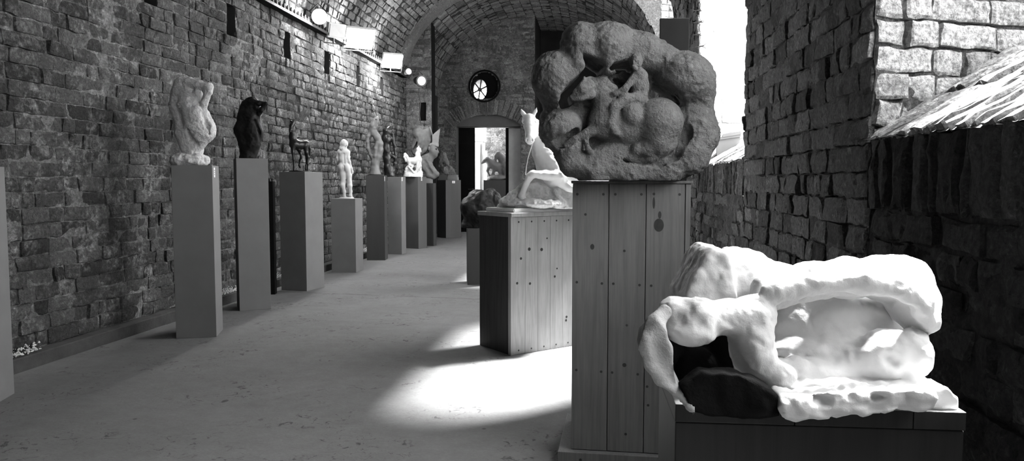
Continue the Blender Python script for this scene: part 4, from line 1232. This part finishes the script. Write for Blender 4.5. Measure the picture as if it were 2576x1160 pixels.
# 4. limestone torso, arm bent over the head
P = ped[1]; zt = P.h
E = on(P, 'stone_torso', 'pale rough stone torso with an arm bent over its head, on a tall plinth')
s = Sculpt(P.D, .005)
s.pl([(452, 232, 21, -.02), (452, 268, 23, -.03), (466, 305, 25, -.02), (474, 335, 30, .0), (482, 365, 26, .0), (484, 384, 25, .0)], 12)
s.pl([(470, 222, 26, -.02), (482, 262, 26, .02), (498, 300, 28, .04), (508, 330, 29, .04), (500, 352, 20, .03)], 12)
s.pl([(478, 212, 17, .02), (500, 214, 11, .05), (526, 219, 9.5, .07), (525, 228, 9, .07), (514, 258, 8, .06), (512, 280, 9, .05)], 6)
s.el(497, 240, 12, 16, 16, .04, 0, 5); s.el(490, 254, 8, 7, 9, .07, 0, 4); s.pl([(516, 234, 4, .06), (508, 252, 4, .05), (503, 262, 3, .06)], 4, '-'); s.pl([(484, 226, 3, .10), (508, 231, 3, .10)], 4, '-')
s.el(496, 285, 13, 15, 15, .075, 10, 8); s.el(476, 300, 11, 13, 12, .07, 10, 8)
s.el(488, 320, 22, 30, 20, .06, -10, 12); s.el(520, 322, 18, 26, 22, .03, 10, 10)
s.el(458, 208, 18, 14, 18, -.02, 0, 10)
s.pl([(474, 330, 5, .11), (482, 350, 5, .10), (492, 362, 4, .09)], 8, '-')
s.pl([(512, 290, 4, .10), (520, 315, 5, .09), (524, 335, 4, .08)], 8, '-')
for i in range(5):
    s.pl([(448 + i * 4, 262 + i * 8, 2.2, .075), (464 + i * 3, 256 + i * 8, 2.2, .09)], 3)
part('torso', s, 'limestone', E, [(30, .004, 3), (75, .003, 4)])
s = Sculpt(P.D, .006)
s.el(478, 404, 46, 21, 40, .0, 0, 6); s.el(462, 402, 30, 17, 36, .02, 0, 8)
part('base_stone', s, 'limestone', E, [(22, .012, 5), (70, .006, 6)], zt)

# 5. black torso
P = ped[2]; zt = P.h
E = on(P, 'bronze_torso', 'black bronze female torso with an arm bent over the head, on a tall grey plinth')
s = Sculpt(P.D, .005)
s.pl([(622, 268, 17, .0), (618, 298, 19, .0), (613, 328, 22, .0), (622, 360, 20, .0), (624, 384, 17, .0), (622, 398, 19, .0)], 10)
s.pl([(636, 262, 17, .0), (634, 295, 18, .02), (638, 335, 20, .03), (638, 362, 15, .02), (630, 396, 14, .0)], 10)
s.el(633, 262, 15, 16, 16, .0, 0, 6); s.pl([(634, 257, 9, .05), (652, 260, 6, .07), (669, 261, 4.5, .08)], 3); s.pl([(669, 262, 4.5, .08), (658, 276, 5.5, .07), (648, 292, 7, .04)], 3)
s.el(645, 271, 7, 8, 9, .05, 0, 3); s.pl([(648, 266, 2.5, .12), (660, 266, 2, .12)], 2, '-')
s.el(634, 296, 10, 11, 12, .06, 0, 6); s.el(645, 330, 13, 22, 16, .03, 10, 8)
s.pl([(640, 305, 3, .075), (650, 330, 3, .07), (655, 350, 3, .06)], 6, '-')
part('torso', s, 'bronze_matt', E, [(26, .004, 13), (60, .003, 14)], zt)

# 6. small dark bronze horse
P = ped[3]; zt = P.h
E = on(P, 'bronze_horse', 'small dark bronze horse with one foreleg lifted, on a wide grey plinth')
s = Sculpt(P.D, .0036)
s.pl([(736, 309, 4.5, .02), (733, 316, 4.8, .04), (731, 326, 3.6, .065), (730, 331, 3.2, .07)], 3)
s.pl([(732, 306, 2, .02), (731, 301, .8, .02)], 2); s.pl([(740, 305, 2, .015), (741, 300, .8, .015)], 2)
s.pl([(737, 310, 5, .0), (735, 326, 7, .0), (736, 345, 8.5, .0), (740, 362, 11, .0)], 5)
s.pl([(741, 364, 12, .0), (754, 365, 10.5, -.03), (768, 364, 10.5, -.06)], 6)
s.el(768, 363, 9.5, 9.5, 10, -.06, 0, 4)
s.pl([(737, 370, 6, .03), (737, 384, 4, .035), (739, 402, 2.8, .035), (740, 420, 2.2, .035), (740, 428, 2.8, .04)], 3)
s.pl([(747, 370, 5.5, -.03), (755, 384, 3.6, .0), (758, 396, 2.8, .02), (754, 404, 2.3, .0), (753, 416, 2.2, -.01), (755, 421, 2.6, .0)], 3)
s.pl([(768, 368, 7, -.04), (771, 384, 4.2, -.045), (775, 396, 3, -.06), (774, 412, 2.3, -.05), (774, 428, 2.9, -.05)], 3)
s.pl([(772, 366, 6.5, -.09), (770, 386, 4, -.10), (772, 400, 2.8, -.11), (770, 416, 2.2, -.11), (770, 427, 2.8, -.10)], 3)
s.pl([(777, 360, 2.6, -.07), (780, 374, 2.8, -.08), (779, 396, 2, -.08)], 2)
part('horse', s, 'bronze', E, [(60, .0007, 23)])
oval_plate(E, P, 'base_plate', 757, .125, .125, .012, 'bronze')

# 7. small white standing nude seen from behind
P = ped[4]; zt = P.h
E = on(P, 'standing_nude', 'small white plaster nude standing with one arm lowered, on the shortest grey plinth')
s = Sculpt(P.D, .0034)
s.el(868, 362, 7.6, 9.5, 8.5, .0, 0, 2); s.pl([(873, 365, 2.5, .01), (874, 367, 1.2, .02)], 2)
s.pl([(866, 369, 4.5, .0), (865, 376, 5, .0)], 4)
s.pl([(857, 381, 6, .0), (865, 379, 7, -.01), (873, 382, 6, .0)], 5)
s.pl([(860, 386, 8.5, .0), (863, 402, 9, .0), (865, 410, 9.5, .0)], 6); s.pl([(870, 386, 8, .0), (868, 402, 8.5, .0), (868, 410, 9.5, .0)], 6)
s.el(860, 421, 9.5, 11, 11, .02, 0, 4); s.el(872, 421, 9.5, 11, 11, .02, 0, 4)
s.pl([(860, 421, 9.5, .01), (862, 440, 8, .01), (863, 458, 6, .0), (862, 466, 6, .015), (866, 482, 4, .01), (866, 492, 3.4, .0), (868, 496, 3.4, -.02)], 3)
s.pl([(873, 421, 9.5, .0), (877, 440, 7.8, -.01), (879, 458, 5.8, -.02), (880, 467, 5.8, -.01), (882, 482, 3.8, -.02), (882, 492, 3.4, -.02), (884, 496, 3.4, -.045)], 3)
s.pl([(853, 382, 4.8, .0), (849, 398, 3.8, -.005), (850, 404, 3.4, -.01), (854, 416, 2.8, -.03)], 3)
s.pl([(876, 383, 4.8, .0), (876, 398, 3.8, .02), (879, 408, 3.4, .02), (884, 424, 2.8, .0), (886, 432, 2.6, -.01), (887, 436, 1.6, -.01)], 3)
s.el(877, 395, 4.5, 5, 5, -.03, 0, 3)
s.pl([(865, 388, 1.5, .05), (866, 410, 1.5, .055)], 3, '-'); s.pl([(866, 418, 1, .07), (866.5, 428, 1, .06)], 2, '-')
part('figure', s, 'plaster_torso', E, [(50, .0004, 33)])
s = Sculpt(P.D, .0034); s.el(865, 360, 8.6, 9.6, 9, .012, 0, 3); s.pl([(861, 364, 6, .015), (860, 374, 5.5, .02), (861, 379, 4, .02)], 4)
part('hair', s, 'plaster_torso', E, [(60, .003, 34)])
oval_plate(E, P, 'base_plate', 872, .098, .085, .016, 'plaster_torso')

# 8. twisting carved wood figure
P = ped[5]; zt = P.h
E = on(P, 'wooden_figure', 'slender twisting carved wood figure with an open loop, on a dark wooden plinth')
s = Sculpt(P.D, .004)
s.pl([(949, 297, 4, .0), (945, 304, 8, .0), (940, 316, 10, .0), (938, 328, 8, .0), (941, 338, 9, .0)], 5)
s.pl([(941, 334, 9, .0), (949, 346, 9, .0), (955, 362, 9, .0), (956, 378, 8, .0), (951, 394, 9, .0), (944, 410, 10, .0), (943, 426, 11, .0), (944, 440, 15, .0)], 3)
s.pl([(936, 332, 6, .0), (927, 344, 5, .02), (925, 358, 4.5, .03), (926, 374, 5, .03), (932, 388, 5, .02), (940, 402, 6, .0)], 2.5)
s.pl([(950, 360, 5, .03), (945, 374, 4.5, .04), (943, 392, 5, .03), (946, 408, 6, .0)], 2.5); s.el(934.5, 352, 4, 8, 60, 0, -10, 2, '-'); s.el(937, 383, 3, 6, 60, 0, 0, 2, '-')
s.pl([(946, 303, 3, .05), (944, 318, 3, .055)], 4, '-')
part('figure', s, 'carved_wood', E, [(30, .002, 43)], zt + .012)
oval_plate(E, P, 'base_plate', 945, .125, .115, .014, 'bronze_matt')

# 9. black pierced figure
P = ped[6]; zt = P.h
E = on(P, 'pierced_bronze', 'black pierced abstract figure of two joined strands, on a slim grey plinth')
s = Sculpt(P.D, .004)
s.pl([(979, 320, 4, .0), (974, 330, 10, .0), (972, 350, 12, .0), (972, 375, 10, .0), (974, 400, 9, .0), (978, 425, 11, .0), (980, 443, 13, .0)], 6)
s.pl([(980, 324, 5, .0), (986, 336, 5, .0), (988, 350, 4.5, .0), (993, 368, 4, .0), (995, 390, 3.6, .0), (994, 412, 4, .0), (988, 430, 6, .0), (986, 443, 8, .0)], 2.5); s.el(985, 372, 2.4, 10, 60, 0, 0, 2, '-'); s.el(986, 408, 3, 9, 60, 0, 0, 2, '-')
s.pl([(976, 380, 7, .0), (986, 392, 4, .0), (994, 398, 4, .0)], 4)
part('figure', s, 'bronze', E, [(22, .006, 53)], zt)

# 10. little white horse prancing on a rock
P = ped[7]; zt = P.h
E = on(P, 'prancing_horse', 'little white plaster horse prancing on a rough rock, on a brown board plinth')
s = Sculpt(P.D, .0034)
s.pl([(1058, 381, 2.4, .06), (1055, 376, 4, .05), (1052, 374, 4, .05)], 2); s.pl([(1053, 371, 1.8, .05), (1054, 367, .7, .05)], 1)
s.pl([(1053, 378, 4.5, .05), (1051, 388, 5.5, .04), (1052, 400, 7.5, .04)], 4)
s.pl([(1053, 402, 8, .04), (1042, 405, 7.5, .045), (1031, 404, 8, .05)], 5)
s.pl([(1029, 403, 3, .05), (1023, 393, 3.6, .05), (1019, 388, 3.2, .05), (1018, 395, 3, .05), (1022, 406, 2.4, .05)], 2)
s.pl([(1030, 407, 6, .06), (1031, 415, 3.4, .07), (1028, 419, 2.4, .07), (1036, 428, 2.1, .07), (1043, 436, 2.2, .07)], 2)
s.pl([(1034, 408, 5, .03), (1038, 418, 3, .05), (1034, 426, 2.2, .06), (1042, 436, 2.2, .065)], 2)
s.pl([(1052, 408, 5, .06), (1050, 420, 2.8, .07), (1047, 432, 2.1, .07), (1045, 438, 2.2, .07)], 2)
s.pl([(1055, 408, 5, .03), (1058, 418, 2.8, .05), (1053, 424, 2.2, .06)], 2)
part('horse', s, 'plaster_torso', E, [(60, .0008, 63)])
s = Sculpt(P.D, .0045)
s.poly([(1017, 448), (1017, 436), (1021, 420), (1030, 414), (1040, 416), (1050, 410), (1058, 412), (1060, 428), (1063, 434), (1061, 448)], -.10, .045, 4, 6)
s.el(1040, 445, 22, 9, 22, .02, 0, 8); s.el(1041, 426, 6, 5, 30, .03, 0, 4, '-')
part('rock', s, 'plaster_torso', E, [(40, .006, 64), (18, .008, 65)], zt)

# 11. mitred bishop bust with a billowing hood
P = ped[8]; zt = P.h
E = on(P, 'bishop_bust', 'grey bust of a mitred bishop in profile with a swelling hood')
bm = bmesh.new(); c = W(1080, 455, P.D) - np.array(E.location); hz = zat(1080, 448, P.D) - zt
add_box(bm, (c[0] - .055, c[1] - .06, 0), (c[0] + .055, c[1] + .06, hz), bevel=.004); link('base_block', bm_mesh('base_block', bm), M['clay_pale'], E)
D = P.D
s = Sculpt(D, .0045)
s.el(1059, 340, 20, 24, 30, -.02, 15, 10); s.el(1054, 368, 17, 26, 26, -.03, -30, 12); s.el(1067, 352, 12, 34, 22, .03, -18, 10)
s.pl([(1063, 322, 4, .10), (1058, 345, 5, .115), (1048, 372, 5, .11), (1040, 386, 5, .10)], 5, '-'); s.pl([(1072, 330, 3, .11), (1070, 352, 3, .115), (1058, 378, 3, .11)], 4, '-'); s.pl([(1052, 344, 3, .1), (1040, 352, 3, .1)], 6, '-')
s.pl([(1074, 336, 5, .06), (1077, 352, 5, .06), (1068, 374, 5, .07), (1052, 392, 4, .06)], 6)
part('hood', s, 'clay', E, [(24, .005, 71)])
s = Sculpt(D, .0038)
s.el(1090, 378, 10.5, 17, 16, .0, 8, 4); s.pl([(1092, 386, 8.5, .0), (1094, 391, 6, .0)], 5)
s.pl([(1098, 374, 2, .0), (1102, 383, 2.4, .0)], 3); s.pl([(1099, 385, 2.4, .0)], 2); s.pl([(1097, 388, 2.6, .0), (1097.5, 392, 2.4, .0)], 2)
s.pl([(1085, 392, 9, .0), (1080, 402, 10, .0)], 6)
s.el(1080, 374, 3.4, 6, 4, .06, 8, 2); s.el(1097, 375.5, 2.6, 1.5, 6, .045, 0, 2, '-')
part('head', s, 'clay', E, [(50, .001, 72)])
s = Sculpt(D, .0045)
s.poly([(1060, 392), (1082, 384), (1084, 402), (1090, 416), (1100, 434), (1096, 446), (1078, 447), (1062, 425), (1054, 405)], -.10, .08, 6, 8)
s.pl([(1086, 424, 6, .06), (1098, 438, 6, .06), (1090, 445, 5, .05), (1076, 442, 5, .04)], 5)
s.pl([(1064, 398, 3, .10), (1076, 420, 3, .10), (1084, 436, 3, .09)], 4, '-'); s.pl([(1078, 396, 3, .1), (1088, 420, 3, .09)], 4, '-')
part('robe', s, 'clay', E, [(26, .005, 73)])
s = Sculpt(D, .004)
s.poly([(1088, 340.5), (1107.5, 323), (1102.5, 368.5), (1087.5, 364)], .0, .05, .6, 2)
s.poly([(1075, 327), (1081.5, 316), (1088.5, 339), (1088, 366), (1079, 366)], -.07, -.02, .8, 2)
s.pl([(1082, 364, 6, -.01), (1098, 366, 5, .01)], 4, flat=1.6)
part('mitre', s, 'clay_pale', E, [])

# 12. fragment sculpture on two flat plates
P = ped[9]; zt = P.h
E = on(P, 'fragment_sculpture', 'rough grey fragment sculpture of jagged lumps on flat slabs, beside the doorway')
D = P.D; hz = zat(1120, 440, D)
bm = bmesh.new(); a = W(1094, 445, D) - np.array(E.location); b = W(1117, 445, D) - np.array(E.location); c = W(1149, 445, D) - np.array(E.location)
add_box(bm, (-.19, -.10, 0), (-.015, .10, hz - zt), bevel=.004); link('slab', bm_mesh('dark_slab', bm), M['plinth_mid'], E)
bm = bmesh.new(); add_box(bm, (-.012, -.11, 0), (.20, .11, (hz - zt) * .55), bevel=.003); add_box(bm, (-.005, -.10, (hz - zt) * .55), (.19, .10, (hz - zt)), bevel=.003)
link('slab', bm_mesh('pale_slab', bm), M['clay_pale'], E)
s = Sculpt(D, .005)
s.el(1112, 398, 11, 17, 16, .0, -15, 6); s.el(1120, 405, 8, 14, 14, .02, 30, 5); s.pl([(1110, 390, 6, .0), (1110, 380, 2, .0)], 4); s.pl([(1106, 405, 6, .03), (1106, 420, 4, .03)], 4)
s.pl([(1110, 410, 7, .0), (1116, 425, 7, .0), (1112, 436, 8, .0)], 5)
s.el(1118, 428, 10, 13, 14, .02, 20, 4); s.el(1131, 425, 7, 9, 12, -.03, 0, 4); s.el(1138, 432, 7, 8, 12, -.05, 0, 4); s.pl([(1112, 438, 10, .0), (1140, 439, 7, -.02)], 5)
s.el(1117, 414, 4, 5, 18, .06, 20, 3, '-')
part('fragment', s, 'clay', E, [(22, .010, 81), (55, .006, 82)], hz)

# 13. dark lumpy bronze on the little plinth
P = ped['s']; zt = P.h
E = on(P, 'lumpy_bronze', 'big dark rounded lumpy bronze lit on top, in front of the doorway')
s = Sculpt(P.D, .0065)
s.el(1213, 530, 44, 48, 44, .0, 0, 8); s.el(1182, 524, 24, 30, 36, .04, 0, 8); s.el(1212, 515, 22, 36, 24, .09, 0, 4)
s.el(1200, 492, 24, 16, 30, -.05, 15, 8); s.el(1228, 494, 16, 20, 26, .02, -10, 4); s.el(1244, 506, 18, 24, 28, .0, 0, 4); s.el(1238, 484, 10, 10, 18, -.05, 0, 4)
s.pl([(1185, 572, 26, .0), (1230, 572, 26, .0)], 12)
part('body', s, 'bronze_matt', E, [(16, .010, 91), (50, .003, 92)], zt)

# 14. relief of two horses on its plinth in the yard beyond the door
D = 18.9
g = W(1244, 480, D); zb_ = zat(1244, 453, D); hw = (1272 - 1218) / 2 / F * D
r = empty('plinth', (g[0], g[1], 0), YAW); tag(r, 'grey plinth in the bright yard beyond the doorway', 'plinth')
bm = bmesh.new(); add_box(bm, (-hw, -.2, 0), (hw + .2, .2, zb_), bevel=.004); link('body', bm_mesh('yard_plinth', bm), M['plinth_mid'], r)
E = base_empty('horse_pair', 'pale grey sculpture of two horses seen through the doorway', 'sculpture', (g[0], g[1], zb_))
s = Sculpt(D, .008)
s.pl([(1212, 411, 2.4, .03), (1218, 406, 4, .03), (1226, 402, 6, .03), (1236, 412, 11, .0), (1250, 420, 12, .0)], 5); s.pl([(1223, 399, 1, .03), (1223, 396, .6, .03)], 1)
s.pl([(1246, 402, 3, .0), (1247, 394, 4, .0), (1254, 388, 7, -.02), (1264, 400, 10, -.03), (1272, 420, 13, -.03), (1276, 440, 12, -.03)], 5)
s.pl([(1230, 418, 5, .03), (1226, 430, 3, .04), (1230, 440, 2.5, .03)], 3); s.pl([(1244, 424, 6, .03), (1240, 438, 3.5, .03), (1236, 452, 3, .03)], 3); s.pl([(1256, 424, 6, .0), (1258, 440, 3.5, .0), (1262, 452, 3, .0)], 3)
s.el(1250, 448, 24, 8, 20, .0, 0, 6)
part('horses', s, 'clay_pale', E, [(16, .01, 101)], zb_)

# 15. brick block on the far sill, twigs growing out of the pier
E = base_empty('brick_block', 'small block of old bricks capped with a tile on the second window sill', 'masonry', W(1832, 398, 7.2))
bm = bmesh.new()
def bp(px, py, d): return Vector(W(px, py, d)) - Vector(E.location)
def slab8(x0, x1, yt0, yt1, yb0, yb1, d0, d1):
    v = [bm.verts.new(bp(*q)) for q in ((x0, yb0, d0), (x1, yb1, d0), (x1, yt1, d0), (x0, yt0, d0))]
    u = [bm.verts.new(v_.co + Vector((.05, .35, 0))) for v_ in v]
    bm.faces.new(v); bm.faces.new(u[::-1])
    for i in range(4): bm.faces.new((v[i], v[(i + 1) % 4], u[(i + 1) % 4], u[i]))
slab8(1803, 1861, 352, 343, 400, 394, 7.0, 0)
link('block', bm_mesh('brick_block', bm), M['plinth'], E)
bm = bmesh.new(); slab8(1800, 1863, 347, 337, 353, 344, 6.98, 0); slab8(1818, 1864, 337, 330, 345, 338, 6.97, 0); link('cap_tile', bm_mesh('cap_tile', bm), M['plinth'], E)
for i, (px, py, ln) in enumerate(((1759, 56, 14), (1757, 87, 10), (1762, 117, 16), (1759, 26, 9))):
    p = W(px - 6, py, 7.35); e = empty('twig_tuft', p)
    tag(e, ['bent dark twig tuft on the pier edge, just above the round relief', 'short dark twig tuft, second above the round relief', 'longest dark twig tuft on the pier edge', 'wispy dark twig tuft, topmost on the pier edge'][i], 'plant', 'twigs on the pier edge')
    bm = bmesh.new(); rg = random.Random(i)
    for q in range(5):
        a = rg.uniform(-.5, .5); l = ln / F * 7.35 * rg.uniform(.6, 1.3)
        pts = [Vector((0, 0, 0)), Vector((l * .5, -.01, l * .5 * a * .5 + rg.uniform(-.008, .008))), Vector((l, -.02, l * a * .7))]
        add_tube(bm, [Vector((-.03, 0.02, 0))] + pts, .0035, 5)
    link('stems', bm_mesh('twigs', bm), M['twig'], e)
SKY, SUN, EXPO = 18.0, 140.0, -0.25
# ------------------------------------------------------------------ daylight, sun, camera
w = bpy.data.worlds.new('sky'); SC.world = w; w.use_nodes = True
bg = w.node_tree.nodes['Background']; bg.inputs[0].default_value = (1, 1, 1, 1); bg.inputs[1].default_value = SKY
sd = bpy.data.lights.new('sun', 'SUN'); sd.energy = SUN; sd.angle = R(9.0)
so = bpy.data.objects.new('sun', sd); COL.objects.link(so)
el, az = R(60.0), R(47.0)
sv = Vector((math.cos(el) * math.sin(az), math.cos(el) * math.cos(az), math.sin(el)))
so.location = sv * 30; so.rotation_euler = sv.to_track_quat('Z', 'Y').to_euler()
cd = bpy.data.cameras.new('camera'); cam = bpy.data.objects.new('camera', cd); COL.objects.link(cam)
cd.sensor_width = 36; cd.sensor_fit = 'HORIZONTAL'; cd.lens = F / 2576 * 36; cd.clip_start = .02; cd.clip_end = 300
cam.location = (0, 0, EYE); cam.rotation_euler = (math.pi / 2 - PITCH, 0, YAW)
SC.camera = cam
SC.view_settings.view_transform = 'Standard'; SC.view_settings.look = 'None'
SC.view_settings.exposure = EXPO; SC.view_settings.gamma = 1.0; SC.view_settings.use_curve_mapping = False
SC.cycles.use_denoising = True
SC.cycles.max_bounces = 10; SC.cycles.diffuse_bounces = 6
SC.cycles.sample_clamp_indirect = 8.0
